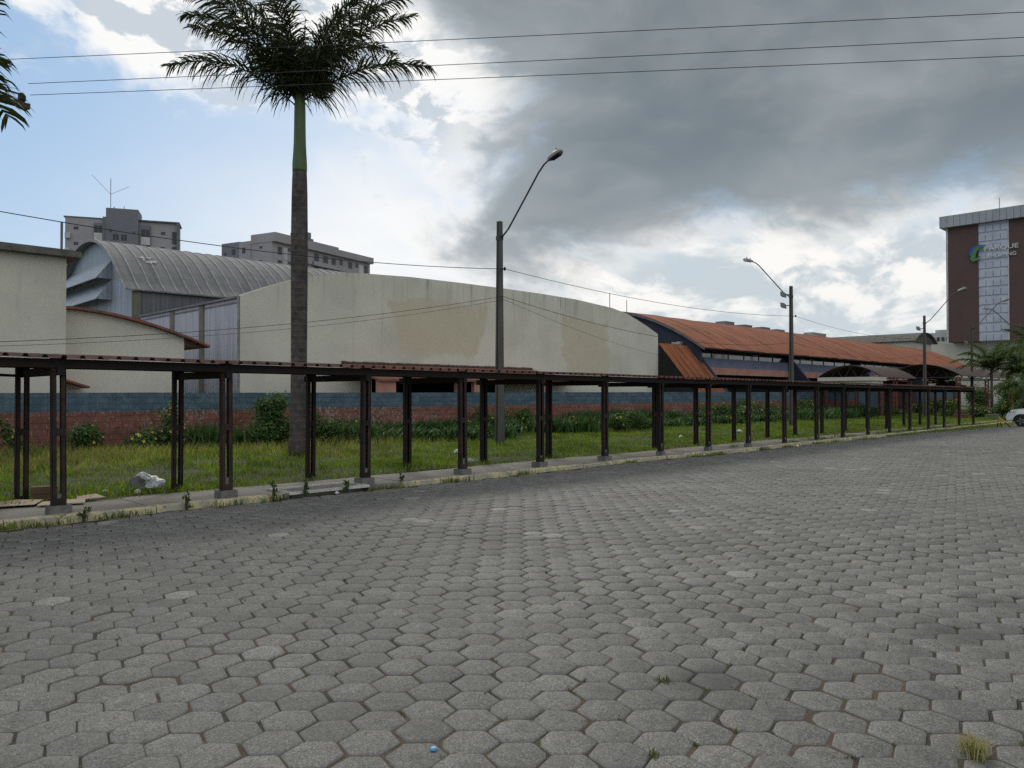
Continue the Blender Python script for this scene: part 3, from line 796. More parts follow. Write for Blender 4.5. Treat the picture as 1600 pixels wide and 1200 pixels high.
# edge trim on the gable, hoods, torn patch
MB().prism([(a, hz2(a) - .06) for a in yy] + [(a, hz2(a) + .13) for a in yy[::-1]], 'x', HX - .52, HX - .46).build('verge_trim', MAT['seam'], hg)
for zt, zb in ((10.02, 8.9), (8.82, 7.65)):
    h = MB(); h.add([(HX - .01, 49.6, zt), (HX - .01, 60.2, zt - .1), (HX - .85, 60.2, zb - .1), (HX - .85, 49.6, zb)] + [(HX - .01, 49.6, zt - .06), (HX - .01, 60.2, zt - .16), (HX - .85, 60.2, zb - .16), (HX - .85, 49.6, zb - .06)],
                    [(0, 1, 2, 3), (7, 6, 5, 4), (0, 3, 7, 4), (1, 5, 6, 2), (3, 2, 6, 7), (0, 4, 5, 1)])
    hood = h.build('louvre_hood', MAT['clad_end'], hg)
    MB().add([(HX - .012, 49.57, zt - .05), (HX - .83, 49.57, zb - .05), (HX - .012, 49.57, zb - .05), (HX - .012, 49.53, zt - .05), (HX - .83, 49.53, zb - .05), (HX - .012, 49.53, zb - .05)],
             [(0, 1, 2), (5, 4, 3), (0, 3, 4, 1), (1, 4, 5, 2), (2, 5, 3, 0)]).build('cheek', MAT['clad_end'], hood)
k = MB()
for j in range(14):
    a = rng.uniform(HX + .9, HX + 1.9); b = rng.uniform(46.9, 48.6); c = hz2(b) + .12
    k.add([(a, b, c), (a + rng.uniform(.1, .4), b + rng.uniform(-.1, .1), c + rng.uniform(0, .1)), (a + rng.uniform(0, .3), b + rng.uniform(.1, .4), c + rng.uniform(.12, .25))], [(0, 1, 2)])
k.build('torn_sheeting', MAT['apt_wh'], hg)

# ------------------------------------------------------------------ long hall with rusted roof
rh = empty('rusted_roof_hall', (81, 38, 0), 0, 'long navy and salmon hall under a curved rust-red metal roof', 'hall')
RX0, RX1 = 50.0, 113.0
rz_ = lambda y: 8.66 - 3.28 * abs((y - 38.6) / 8.6) ** 1.75
yy = np.linspace(30.0, 47.2, 21)
sheet = MB().prism([(a, rz_(a)) for a in yy] + [(a, rz_(a) + .06) for a in yy[::-1]], 'x', 0, 1.035)
r0 = None; ns = 67
for j in range(ns):
    xx = RX0 + j * 1.05
    if r0 is None: r0 = sheet.build('roof_sheet', MAT['rust'], rh); r0.location.x += xx
    else:
        q = r0.copy(); COL.objects.link(q); q.location = (xx, 0, rng.uniform(-.03, .03))
yy2 = np.linspace(30.5, 46.7, 20)
MB().prism([(30.5, -.1), (46.7, -.1)] + [(a, rz_(a) - .14) for a in yy2[::-1]], 'x', RX0 + .35, RX0 + .55).build('gable_wall', MAT['navy'], rh)
MB().prism([(a, rz_(a) - .16) for a in yy] + [(a, rz_(a) - .005) for a in yy[::-1]], 'x', RX0 - .03, RX0 + .06).build('verge_trim', MAT['frame'], rh)
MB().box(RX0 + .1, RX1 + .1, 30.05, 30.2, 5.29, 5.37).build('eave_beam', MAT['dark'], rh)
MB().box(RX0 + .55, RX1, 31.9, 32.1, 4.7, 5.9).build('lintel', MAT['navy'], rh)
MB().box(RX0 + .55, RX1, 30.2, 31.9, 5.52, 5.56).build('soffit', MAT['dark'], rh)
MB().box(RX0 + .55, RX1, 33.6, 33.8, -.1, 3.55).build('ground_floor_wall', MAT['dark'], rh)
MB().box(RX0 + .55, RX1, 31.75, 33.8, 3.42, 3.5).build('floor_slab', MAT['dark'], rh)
MB().box(RX0 + .55, RX1, 46.5, 46.7, -.1, 5.0).build('rear_wall', MAT['navy'], rh)
FINS = [50.9, 66.6, 82.4, 98.2]
for a, b in zip(FINS, FINS[1:] + [112.8]):
    MB().box(a + .3, b - .02, 31.4, 31.72, 4.05, 4.78).build('blue_band', MAT['violet'], rh)
    MB().box(a + .3, b - .02, 31.36, 31.74, 3.5, 4.047).build('salmon_band', MAT['salmon'], rh)
    nwin = 6; wd = (b - a - .34) / nwin
    for j in range(nwin):
        xa = a + .31 + j * wd
        wn = MB().box(xa + .05, xa + wd - .05, 31.62, 31.64, 4.80, 5.50).build('window', MAT['glass'], rh)
        MB().box(xa, xa + .05, 31.57, 31.68, 4.782, 5.51).build('mullion', MAT['frame'], wn)
for fx in FINS:
    MB().prism([(31.95, -.1), (31.95, 5.55), (31.5, 5.55), (27.9, 1.2), (27.9, -.1)], 'x', fx, fx + .28).build('sloping_fin', MAT['navy'], rh)
# steep rust-red awning between the warehouse and the first fin
sa = empty('steep_awning', (48.8, 30, 0), 0, 'steep orange rusted ribbed awning beside the cream warehouse corner', 'awning')
k = MB(); prof = []
xx = 46.85
while xx < 50.75: prof += [(xx, 0), (xx + .16, 0), (xx + .2, .11), (xx + .28, .11), (xx + .32, 0)]; xx += .40
nn = len(prof); A, B = (31.78, 5.58), (28.6, 1.9); vs = [(a, A[0] - b * .75, A[1] + b * .66) for a, b in prof] + [(a, B[0] - b * .75, B[1] + b * .66) for a, b in prof]
vs += [(a, b + .012, c - .012) for a, b, c in vs]; fs = []
for c_ in range(nn - 1): fs += [(c_, c_ + 1, nn + c_ + 1, nn + c_), (2 * nn + c_, 3 * nn + c_, 3 * nn + c_ + 1, 2 * nn + c_ + 1)]
k.add(vs, fs); k.build('ribbed_sheet', MAT['rust2'], sa)
MB().box(46.8, 50.8, 31.82, 31.95, 5.5, 5.66).build('top_flashing', MAT['rust'], sa)
MB().prism([(31.78, -.1), (31.78, 5.45), (28.9, 2.05), (28.9, -.1)], 'x', 46.87, 46.97).build('side_panel', MAT['dark'], sa)
for xa in (48.6, 48.95, 49.2): MB().box(xa, xa + .09, 28.5, 28.6, -.1, 2.0).build('strut', MAT['lattice'], sa)
k = MB()
for j in range(10):
    a = rng.uniform(49.2, 50.7); k.cbox((a, 32.05 + rng.uniform(-.08, .1), 5.74 + rng.uniform(0, .12)), rng.uniform(.2, .6), .12, rng.uniform(.05, .2))
k.build('loose_flashing', MAT['apt_wh'], sa)

# ------------------------------------------------------------------ steel canopies near the gate
def arched_canopy(label, x0, x1, y0, y1, ze, rise, colx):
    t = empty('arched_canopy', ((x0 + x1) / 2, (y0 + y1) / 2, 0), 0, label, 'canopy', 'arched steel canopies by the gate')
    yc, hw = (y0 + y1) / 2, (y1 - y0) / 2
    az_ = lambda y: ze + rise * (1 - ((y - yc) / hw) ** 2)
    yy = np.linspace(y0, y1, 15)
    x = x0 - .3
    while x < x1:
        MB().prism([(a, az_(a)) for a in yy] + [(a, az_(a) + .05) for a in yy[::-1]], 'x', x, min(x + 1.18, x1)).build('roof_sheet', MAT['trussroof'], t); x += 1.2
    nb = max(2, int((x1 - x0) / 5) + 1)
    for j in range(nb):
        xx = x0 + .1 + (x1 - x0 - .3) * j / (nb - 1); k = MB(); lo = ze - .12
        for a, b in zip(yy, yy[1:]): k.bar((xx, a, az_(a) - .06), (xx, b, az_(b) - .06), .06, .07)
        k.bar((xx, y0, lo), (xx, y1, lo), .06, .07)
        zz = np.linspace(y0 + .3, y1 - .3, 9)
        for q, (a, b) in enumerate(zip(zz, zz[1:])):
            k.bar((xx, a, lo if q % 2 else az_(a) - .08), (xx, b, az_(b) - .08 if q % 2 else lo), .04)
        k.build('truss', MAT['truss'], t)
    for (cx, cy) in colx:
        k = MB(); s = .13
        for dx in (-s, s):
            for dy in (-s, s): k.bar((cx + dx, cy + dy, -.05), (cx + dx, cy + dy, ze - .16), .05)
        zq = np.arange(.1, ze - .35, .36)
        for q, a in enumerate(zq):
            sg = 1 if q % 2 else -1
            for dy in (-s, s): k.bar((cx - s * sg, cy + dy, a), (cx + s * sg, cy + dy, a + .36), .03)
            for dx in (-s, s): k.bar((cx + dx, cy - s * sg, a), (cx + dx, cy + s * sg, a + .36), .03)
        k.build('lattice_column', MAT['lattice'], t)
    return t


arched_canopy('smaller arched canopy on steel trusses behind the cream flat canopy', 63, 70.5, 21.9, 27.1, 3.25, 1.0, [(63.3, 22.3), (63.3, 26.7), (70, 22.3), (70, 26.7)])
arched_canopy('larger arched canopy on orange lattice columns reaching right towards the palms', 75, 94, 19.6, 26.0, 3.55, 1.05, [(75.3, 25.2), (75.3, 20.0), (84.5, 20.0), (93.6, 20.0), (93.6, 25.2)])
fc = empty('flat_canopy', (61, 23.6, 0), 0, 'flat cream canopy roof in front of the smaller arched canopy', 'canopy')
MB().box(59.8, 62.6, 21.6, 25.8, 2.98, 3.26).build('fascia_slab', MAT['cream2'], fc)
MB().box(60.0, 62.4, 21.8, 25.6, 2.62, 2.978).build('ceiling_box', MAT['cream'], fc)
for a, b in ((60.2, 22), (62.2, 22), (60.2, 25.4), (62.2, 25.4)): MB().box(a - .05, a + .05, b - .05, b + .05, -.05, 2.619).build('post', MAT['steel'], fc)

# ------------------------------------------------------------------ mall tower with sign
ml = empty('shopping_centre', (175, 35, 0), 0, 'brown and silver shopping centre tower with a sign near its top', 'building')
MX = 165.4
yk = lambda px: MX * (1 - (px - 800) / 1202) / (1 + (px - 800) / 1202)
ya, yb, yc_ = yk(1483), yk(1530.5), yk(1577)
zb_, zt_ = 12.05, 34.3
MB().box(MX, MX + 30, yb, ya, zb_, zt_).build('brown_wall', MAT['brownmall'], ml)
MB().box(MX, MX + 30, 10, yc_, zb_, zt_).build('brown_wall', MAT['brownmall'], ml)
MB().box(MX + .15, MX + 30, yc_, yb, zb_, zt_).build('louvre_backing', MAT['louvre'], ml)
nv = 4; wv = (yb - yc_) / nv; nh = 13; hv = (zt_ - zb_) / nh
lm = None
for a in range(nv):
    for b in range(nh):
        MB().box(MX - .02, MX + .149, yc_ + a * wv + .06, yc_ + (a + 1) * wv - .06, zb_ + b * hv + .05, zb_ + (b + .70) * hv).build('louvre_panel', MAT['louvre'], ml)
MB().box(MX - .06, MX + .148, yc_ - .14, yc_ + .05, zb_, zt_).build('edge_strip', MAT['apt_wh'], ml)
MB().box(MX - .03, MX + .3, ya + .01, ya + .35, zb_, zt_).build('edge_strip', MAT['apt_wh'], ml)
j = 0; y = 8.0
while y < ya + 1.2:
    e = min(y + 1.1, ya + 1.25); MB().box(MX - 1.1, MX + 31, y, e - .06, zt_ + .002, zt_ + 2.2).build('fascia_panel', MAT['mallgrey'], ml); y += 1.1
MB().box(MX - 1.0, MX + 30.9, 8, ya + 1.1, zt_ + .1, zt_ + 2.1).build('fascia_core', MAT['frame'], ml)
MB().tube([(MX + 1, yk(1562), zt_ + 2.1), (MX + 1, yk(1562), zt_ + 4.6)], .06, 6).build('lightning_rod', MAT['frame'], ml)
MB().box(MX + 3, MX + 40, 5, 52, -.1, zb_ - .01).build('podium_wall', MAT['cream2'], ml)


def text_mesh(txt, h, width):
    cu = bpy.data.curves.new('lettering', 'FONT'); cu.body = txt; cu.extrude = .06; cu.size = 1
    o = bpy.data.objects.new('tmp_text', cu); COL.objects.link(o); bpy.context.view_layer.update()
    me = bpy.data.meshes.new_from_object(o.evaluated_get(bpy.context.evaluated_depsgraph_get())); bpy.data.objects.remove(o)
    co = np.empty(len(me.vertices) * 3); me.vertices.foreach_get('co', co); co = co.reshape(-1, 3)
    co[:, 0] = (co[:, 0] - co[:, 0].min()) / np.ptp(co[:, 0]) * width; co[:, 1] = (co[:, 1] - co[:, 1].min()) / np.ptp(co[:, 1]) * h
    # text x -> -Y, text y -> Z, thickness -> -X
    out = np.c_[-co[:, 2], -co[:, 0], co[:, 1]]
    me.vertices.foreach_set('co', out.ravel()); me.update(); me.materials.clear(); me.materials.append(MAT['letter'])
    return me


def zpx(px, py): k = (px - 800) / 1202; y = yk(px); return 1.9 + (617 - py) / 1202 * (MX + y) * S2
for txt, pa, pb, zp, hh in (('PARQUE', 1541, 1594, 393.6, 1.0), ('SHOPPING', 1546, 1590.5, 402.6, .66)):
    me = text_mesh(txt, hh, yk(pa) - yk(pb))
    link_mesh('sign_lettering', me, ml, Vector((MX - .35, yk(pa), zpx(pa, zp))) - Vector(ml.location))


def swoosh(name, pts_out, pts_in, mat, dx):
    MB().prism([(yk(a), zpx(a, b)) for a, b in pts_out + pts_in[::-1]], 'x', MX - dx - .15, MX - dx).build(name, mat, ml)


swoosh('logo_swoosh', [(1542, 382.5), (1533, 382), (1526, 384), (1520, 389), (1516, 396), (1518, 400)], [(1540, 384.5), (1534, 385), (1530, 388), (1526, 393), (1524, 397), (1521, 399)], MAT['logo_b'], .25)
swoosh('logo_swoosh', [(1541, 383), (1533, 384.5), (1526, 389), (1521, 397), (1519, 405), (1523, 409), (1530, 407), (1535, 400)], [(1539, 385.5), (1534, 387.5), (1530, 392), (1527.5, 398), (1527, 402.5), (1528, 404), (1531, 402.5), (1534, 399.5)], MAT['logo_g'], .45)

# ------------------------------------------------------------------ apartment blocks far left
LOCAL['on'] = True


def windows(parent, face, spec, mat_f='apt_dk'):
    """face(u,z,off)->xyz ; spec: (u, w, z, h)"""
    for (u, w, z, h) in spec:
        k = MB(); q = [face(u, z, .02), face(u + w, z, .02), face(u + w, z + h, .02), face(u, z + h, .02)]; b = [face(u, z, -.25), face(u + w, z, -.25), face(u + w, z + h, -.25), face(u, z + h, -.25)]
        k.add(q + b, [(0, 1, 2, 3), (7, 6, 5, 4), (0, 4, 5, 1), (1, 5, 6, 2), (2, 6, 7, 3), (3, 7, 4, 0)])
        wn = k.build('window', MAT['awin'], parent)
        k = MB(); c = u + w * .5
        q = [face(c - .05, z, .06), face(c + .05, z, .06), face(c + .05, z + h, .06), face(c - .05, z + h, .06)]; b = [face(c - .05, z, 0.021), face(c + .05, z, 0.021), face(c + .05, z + h, 0.021), face(c - .05, z + h, 0.021)]
        k.add(q + b, [(0, 1, 2, 3), (7, 6, 5, 4), (0, 4, 5, 1), (1, 5, 6, 2), (2, 6, 7, 3), (3, 7, 4, 0)]); k.build('frame', MAT['frame'], wn)


A = empty('apartment_block', (41.3, 156.6, 0), R_(-26.6), 'grey apartment block with stepped roof and antenna above the hangar', 'building')
HT = 34.4
MB().box(0, 19, 0, 4.5, 0, HT).build('wall', MAT['apt'], A)
MB().box(6.8, 12.2, -.9, 4, 0, HT + 2.0).build('stair_tower', MAT['apt_dk'], A)
MB().box(6.2, 6.8, -.5, 4, 0, HT + .4).build('tower_shoulder', MAT['apt_dk'], A); MB().box(12.2, 14.2, -.4, 4, 0, HT - .6).build('bay', MAT['apt_dk'], A)
MB().box(4.7, 6.2, -.35, 4, 0, HT - .8).build('bay', MAT['apt_dk'], A)
MB().box(-.25, 6.2, -.12, 4.6, HT + .002, HT + .2).build('coping', MAT['frame'], A); MB().box(12.2, 19.25, -.45, 4.6, HT + .002, HT + .26).build('coping', MAT['slabdark'], A)
MB().box(18.75, 19.25, -.5, -.1, 8, HT + .001).build('corner_pipe', MAT['frame'], A); MB().box(-.7, -.35, -.3, .1, 8, HT - 1.0).build('corner_pipe', MAT['frame'], A)
for fl in range(4):
    z = HT - 3.0 - fl * 2.85
    fr_ = lambda off: (lambda u, zz, o: (u, off - o, zz))
    windows(A, fr_(0), [(1.4, .75, z + .8, .55), (16.0, .75, z + .75, .55)])
    windows(A, fr_(-.35), [(4.8, 1.3, z + .4, 1.3)]); windows(A, fr_(-.4), [(12.7, 1.4, z + .1, 1.4)])
    windows(A, fr_(-.9), [(7.3, .5, z + .5, .6), (8.0, .9, z - .9, 1.1), (9.4, .9, z - .9, 1.1), (11.3, .4, z + .4, .5)])
    MB().box(4.75, 6.15, -.42, -.352, z - 1.1, z + .35).build('white_spandrel', MAT['apt_wh'], A); MB().box(12.6, 14.15, -.47, -.402, z - 1.4, z + .05).build('white_spandrel', MAT['apt_wh'], A)
    MB().box(.02, .9, -.5, .3, z - .9, z + .1).build('balcony', MAT['apt_wh'], A); MB().box(18.0, 18.7, -.3, -.02, z - .8, z + 1.4).build('shutter', MAT['awin'], A)
k = MB(); k.tube([(7.1, 2, HT + 2), (7.1, 2, HT + 8.2)], .06, 5); k.tube([(7.1, 2, HT + 5.2), (3.9, 2, HT + 8.6)], .035, 5); k.tube([(7.1, 2, HT + 5.2), (10.2, 2, HT + 6.9)], .035, 5)
k.build('antenna', MAT['frame'], A)
MB().tube([(9.4, 2, HT + 2), (9.4, 2, HT + 3.1)], .06, 5).build('mast', MAT['frame'], A); MB().tube([(7.7, 2, HT + 2), (7.7, 2, HT + 2.9)], .08, 5).build('mast', MAT['frame'], A)
MB().tube([(10.6, 3, HT + 2.0), (10.6, 3, HT + 2.25), (10.6, 3, HT + 2.3)], [.5, .5, .1], 10).build('water_tank', MAT['apt_wh'], A)

# second block: corner at image column 424, 160 m out
k424 = (424 - 800) / 1202; dB = 160
Bb = empty('apartment_block', (dB * S2 * (1 + k424), dB * S2 * (1 - k424), 0), R_(16.6), 'long grey apartment block with ribbon balconies behind the palm trunk', 'building')
HB = 35.8
MB().box(0, 32, 0, 6, 0, HB - 1.6).build('wall', MAT['apt'], Bb)
MB().prism([(-.1, HB - 1.9), (19.5, HB - 1.9), (19.5, HB), (-.1, HB)], 'y', -1.0, 6.05).build('parapet_band', MAT['apt'], Bb)
MB().prism([(19.5, HB - 1.9), (32.2, HB - 1.9), (32.2, HB - .45), (19.5, HB - .45)], 'y', -1.0, 6.05).build('parapet_band', MAT['apt'], Bb)
MB().box(10.3, 12.6, 1, 5, HB - 1, HB + 2.3).build('stair_tower', MAT['apt_dk'], Bb); MB().box(12.6, 13.4, 1, 5, HB - 1, HB + 1.0).build('stair_tower', MAT['apt_dk'], Bb)
MB().tube([(9, 3, HB), (9, 3, HB + .5), (9, 3, HB + .6)], [.6, .6, .1], 10).build('water_tank', MAT['apt_wh'], Bb)
MB().box(-.12, 2, 6.05, 9.5, 0, HB - 1.2).build('side_wing', MAT['apt'], Bb)
MB().box(2.33, 12, 12, 17.7, 0, HB - .4).build('rear_wing', MAT['apt_dk'], Bb)
ff = lambda u, z, o: (u, -o, z); fs_ = lambda u, z, o: (-.12 - o, u, z); fw = lambda u, z, o: (2.33 - o, u, z)
for fl in range(4):
    z = HB - 4.3 - fl * 2.9
    windows(Bb, ff, [(1.6, 1.2, z, 1.7), (4.6, .8, z + 1.0, .8), (12.5, 1.5, z + .2, 1.8), (15.4, 1.6, z + .2, 1.7), (18.2, 1.4, z + .2, 1.7), (21.0, 1.0, z + .6, 1.3), (24, 1.4, z + .2, 1.7), (26.6, 1.0, z + .8, 1.1), (29.8, 1.4, z, 1.8)])
    MB().box(5.8, 10.5, -1.3, -.01, z - .9, z + .45).build('balcony', MAT['apt'], Bb); MB().box(11.5, 26.5, -.9, -.01, z - .9, z + .05).build('balcony', MAT['apt'], Bb)
    MB().box(3.2, 4.3, -.05, -.01, z - 1, z + 1.7).build('white_spandrel', MAT['apt_wh'], Bb); MB().box(27.8, 29.4, -.05, -.01, z - 1, z + 1.7).build('white_spandrel', MAT['apt_wh'], Bb)
    windows(Bb, fs_, [(7.6, 1.0, z + .6, 1.2)]); windows(Bb, lambda u, zz, o: (-o, u, zz), [(2.8, .8, z + 1.2, .5)])
    windows(Bb, fw, [(13.4, 1.1, z + 1.2, 1.2), (16.2, .8, z + 1.3, .5)])
LOCAL['on'] = False

# ------------------------------------------------------------------ far buildings over the rusted roof
fb = empty('far_building', (120, 66, 0), 0, 'far grey flat-topped building with rooftop units above the rusted roof', 'building')
MB().box(96, 148, 62, 75, -.1, 12.5).build('wall', MAT['apt'], fb)
for pa, pb, w_ in ((1127, 1141, 1.5), (1157, 1169, 1.3), (1185, 1197, 1.3), (1208, 1220, 1.2), (1264, 1285, 1.6)):
    ka, kbb = (pa - 800) / 1202, (pb - 800) / 1202; xa, xb = 63 * (1 + ka) / (1 - ka), 63 * (1 + kbb) / (1 - kbb)
    MB().box(xa, xb, 62.2, 64, 12.502, 12.5 + w_ * .75).build('rooftop_unit', MAT['apt_dk'] if w_ < 1.6 else MAT['apt'], fb)
hl = empty('curved_roof_hall', (156, 60, 0), 0, 'pale hall with dark curved roof behind the right end of the rusted roof', 'hall')
MB().box(150.2, 161.8, 47.6, 78, -.1, 11.6).build('wall', MAT['cream2'], hl)
xx_ = np.linspace(149.6, 162.4, 13); hz3 = lambda x: 11.62 + 1.75 * (1 - abs((x - 156) / 6.4) ** 2.2)
for j in range(11): MB().prism([(a, hz3(a)) for a in xx_] + [(a, hz3(a) + .14) for a in xx_[::-1]], 'y', 46.6 + j * 2.9, 46.6 + j * 2.9 + 2.86).build('roof_panel', MAT['slabdark'], hl)
MB().prism([(149.9, 11.61)] + [(a, hz3(a) - .02) for a in xx_[1:-1]] + [(162.1, 11.61)], 'y', 47.2, 47.4).build('gable_end', MAT['slabdark'], hl)
fw2 = empty('far_building', (210, 58, 0), 0, 'small white far building between the curved hall and the brown tower', 'building')
MB().box(200, 212, 54.5, 60, -.1, 16.6).build('wall', MAT['apt_wh'], fw2)
for j in range(5):
    MB().box(199.9, 200.05, 55 + j * 1.0, 55.6 + j * 1.0, 14.6, 15.5).build('window', MAT['awin'], fw2)
MB().box(202, 205, 56, 58.5, 16.601, 17.4).build('rooftop_unit', MAT['apt_wh'], fw2)

# ------------------------------------------------------------------ street lamps
def lamp(x, y, side, label, floods=(), head2=False, top=8.35):
    t = empty('street_lamp', (x, y, 0), 0, label, 'street lamp', 'street lamps along the grass strip')
    k = MB(); lv = [(0, .150, .12), (top * .5, .115, .095), (top, .085, .075)]
    vs = []
    for z, a, b in lv:      # double-T section pole
        g = a * .45
        vs += [(x - a, y - b, z), (x + a, y - b, z), (x + a, y - b * .45, z), (x + g, y - b * .3, z), (x + g, y + b * .3, z), (x + a, y + b * .45, z), (x + a, y + b, z), (x - a, y + b, z), (x - a, y + b * .45, z), (x - g, y + b * .3, z), (x - g, y - b * .3, z), (x - a, y - b * .45, z)]
    fs = [tuple(range(11, -1, -1)), tuple(range(24, 36))]
    for l in range(2):
        for q in range(12): fs.append((l * 12 + q, l * 12 + (q + 1) % 12, l * 12 + 12 + (q + 1) % 12, l * 12 + 12 + q))
    k.add(vs, fs); k.build('pole', MAT['polecon'], t)
    s = side; P = [(x, y + s * .1, top - .62), (x, y + s * .45, top - .36), (x, y + s * 1.3, top + .62), (x, y + s * 1.98, top + 1.42), (x, y + s * 2.25, top + 1.66), (x, y + s * 2.5, top + 1.78)]
    arm = MB().tube(P, .032, 8).build('arm', MAT['armsteel'], t, smooth=True)
    MB().box(x - .10, x + .10, y - .10, y + .10, top - .7, top - .55).build('clamp', MAT['armsteel'], arm)
    h = MB(); c = Vector((x, y + s * 2.45, top + 1.78)); d = Vector((0, s * .95, .28)).normalized(); up = Vector((0, -s * .28, .95)).normalized(); rt = Vector((1, 0, 0))
    secs = [(0, .06, .05, .05), (.1, .11, .08, .06), (.34, .15, .11, .07), (.56, .13, .09, .05), (.65, .06, .04, .03)]
    vs = []
    for l, w, a, b in secs: vs += [c + d * l + rt * w + up * -b, c + d * l + rt * w + up * a * .4, c + d * l + rt * w * .5 + up * a, c + d * l - rt * w * .5 + up * a, c + d * l - rt * w + up * a * .4, c + d * l - rt * w + up * -b]
    fs = [tuple(range(5, -1, -1)), tuple(range(24, 30))]
    for l in range(4):
        for q in range(6): fs.append((l * 6 + q, l * 6 + (q + 1) % 6, l * 6 + 6 + (q + 1) % 6, l * 6 + 6 + q))
    h.add(vs, fs); hd = h.build('lamp_head', MAT['lamphead'], t)
    MB().bar(c + d * .14 - up * .085, c + d * .54 - up * .085, .2, .03).build('diffuser', MAT['blackp'], hd)
    MB().tube([c + d * .45 + up * .11, c + d * .45 + up * .2], .035, 6).build('photocell', MAT['lamphead'], hd)
    if head2: MB().tube([c + d * .2 + up * .1, c + d * .2 + up * .18], .035, 6).build('photocell', MAT['lamphead'], hd)
    for fz in floods:
        f = MB(); cx, cy = x - .12, y + .42
        f.add([(cx - .18, cy - .1, fz + .16), (cx + .14, cy - .1, fz + .1), (cx + .14, cy + .12, fz + .14), (cx - .18, cy + .12, fz + .2), (cx - .12, cy - .14, fz - .14), (cx + .12, cy - .14, fz - .18), (cx + .12, cy + .12, fz - .1), (cx - .12, cy + .12, fz - .06)],
              [(0, 1, 2, 3), (7, 6, 5, 4), (0, 4, 5, 1), (1, 5, 6, 2), (2, 6, 7, 3), (3, 7, 4, 0)])
        fo = f.build('floodlight', MAT['lamphead'], t)
        MB().bar((x, y, fz), (cx, cy - .1, fz), .05).build('bracket', MAT['armsteel'], fo)
    for zi in (6.55,):
        MB().tube([(x, y - .1, zi), (x, y - .28, zi)], .018, 6).build('insulator_pin', MAT['armsteel'], t)
        MB().tube([(x, y - .27, zi - .06), (x, y - .27, zi - .02), (x, y - .27, zi + .03), (x, y - .27, zi + .07)], [.03, .05, .05, .025], 8).build('insulator', MAT['blackp'], t)
    return t


lamp(19.85, 20.5, -1, 'tall concrete street lamp nearest the camera, its arm reaching over the road')
lamp(43.9, 20.5, 1, 'concrete street lamp with two floodlights, its arm reaching towards the wall', (7.85, 7.2), True)
lamp(68.0, 20.5, -1, 'street lamp with one floodlight standing before the arched canopies', (7.3,))
lamp(81.5, 20.5, -1, 'distant street lamp with one floodlight, its arm crossing the brown tower', (6.8,), top=8.7)
lamp(82.0, 16.6, 1, 'distant street lamp among the palms at the right edge, arm pointing left', top=8.1)

# ------------------------------------------------------------------ utility pole at far left and wires
def pxp(px, py, depth):
    k = (px - 800) / 1202
    return Vector((depth * S2 * (1 + k), depth * S2 * (1 - k), 1.9 + (617 - py) / 1202 * depth))


up_ = empty('utility_pole', (3.55, 21.0, 0), 0, 'utility pole cross-arm with insulator showing behind palm leaves at the left edge', 'utility pole')
MB().tube([(3.55, 21, -.05), (3.55, 21, 9.6)], [.16, .1], 10).build('pole', MAT['polecon'], up_)
ae = pxp(43, 165, 18)
MB().bar((2.4, 21.0, ae.z + .18), (ae.x, ae.y, ae.z), .11, .12).build('cross_arm', MAT['stem'], up_)
for f in (.93, .5, .1):
    p = Vector((2.4, 21.0, ae.z + .18)).lerp(ae, f)
    MB().tube([p + Vector((0, 0, .06)), p + Vector((0, 0, .12)), p + Vector((0, 0, .22)), p + Vector((0, 0, .28))], [.05, .085, .085, .04], 8).build('insulator', MAT['blackp'], up_)


def wire(label, a, b, sag, rad=.012, seg=28, cat='wire', name='power_line'):
    a, b = Vector(a), Vector(b)
    pts = [a.lerp(b, i / seg) - Vector((0, 0, 4 * sag * (i / seg) * (1 - i / seg))) for i in range(seg + 1)]
    tag(MB().tube(pts, rad * .75, 5).build(name, MAT['wire'], None, True), label, cat, 'overhead wires')


def through(a, b, ext): return a + (b - a) * ext
for lab, l, r_ in (('topmost of the three long wires crossing the upper sky', (0, 90, 18.3), (1600, 12, 14.6)),
                   ('middle of the three long wires crossing the upper sky', (40, 128, 18), (1600, 52, 14.9)),
                   ('lowest of the three long wires crossing the upper sky', (43, 146, 18), (1600, 81, 15.1))):
    a, b = pxp(*l), pxp(*r_)
    wire(lab, a, through(a, b, 1.6), .04, .010)
p1z = 6.55
wire('thick wire running down from the left edge past the apartment block to the nearest lamp', pxp(-120, 308, 17), (19.85, 20.23, p1z), .35, .016)
wire('wire from the nearest lamp over the cream gable to the floodlit lamp', (19.85, 20.23, p1z), (43.9, 20.23, 6.55), .42, .014)
wire('wire running from the floodlit lamp towards the arched canopies', (43.9, 20.23, 6.55), (68, 20.23, 6.55), .5, .013)
wire('upper of two slack wires across the cream wall left of the nearest lamp', (19.85, 20.35, 5.55), pxp(-100, 537, 18.5), .30, .011)
wire('lower of two slack wires across the cream wall left of the nearest lamp', (19.85, 20.35, 5.42), pxp(-100, 543, 18.5), .34, .008)
wire('thicker slack wire from the nearest lamp across the gable to the rusted hall', (19.85, 20.35, 5.55), (43.9, 20.4, 5.0), .75, .013)
wire('thin wire dropping from the nearest lamp to the steep rusted awning', (19.85, 20.35, 5.45), (46.9, 31.6, 4.75), .25, .009)
wire('thin wire from the floodlit lamp across the rusted roof', (43.9, 20.4, 5.0), (68, 20.4, 5.2), .6, .011)

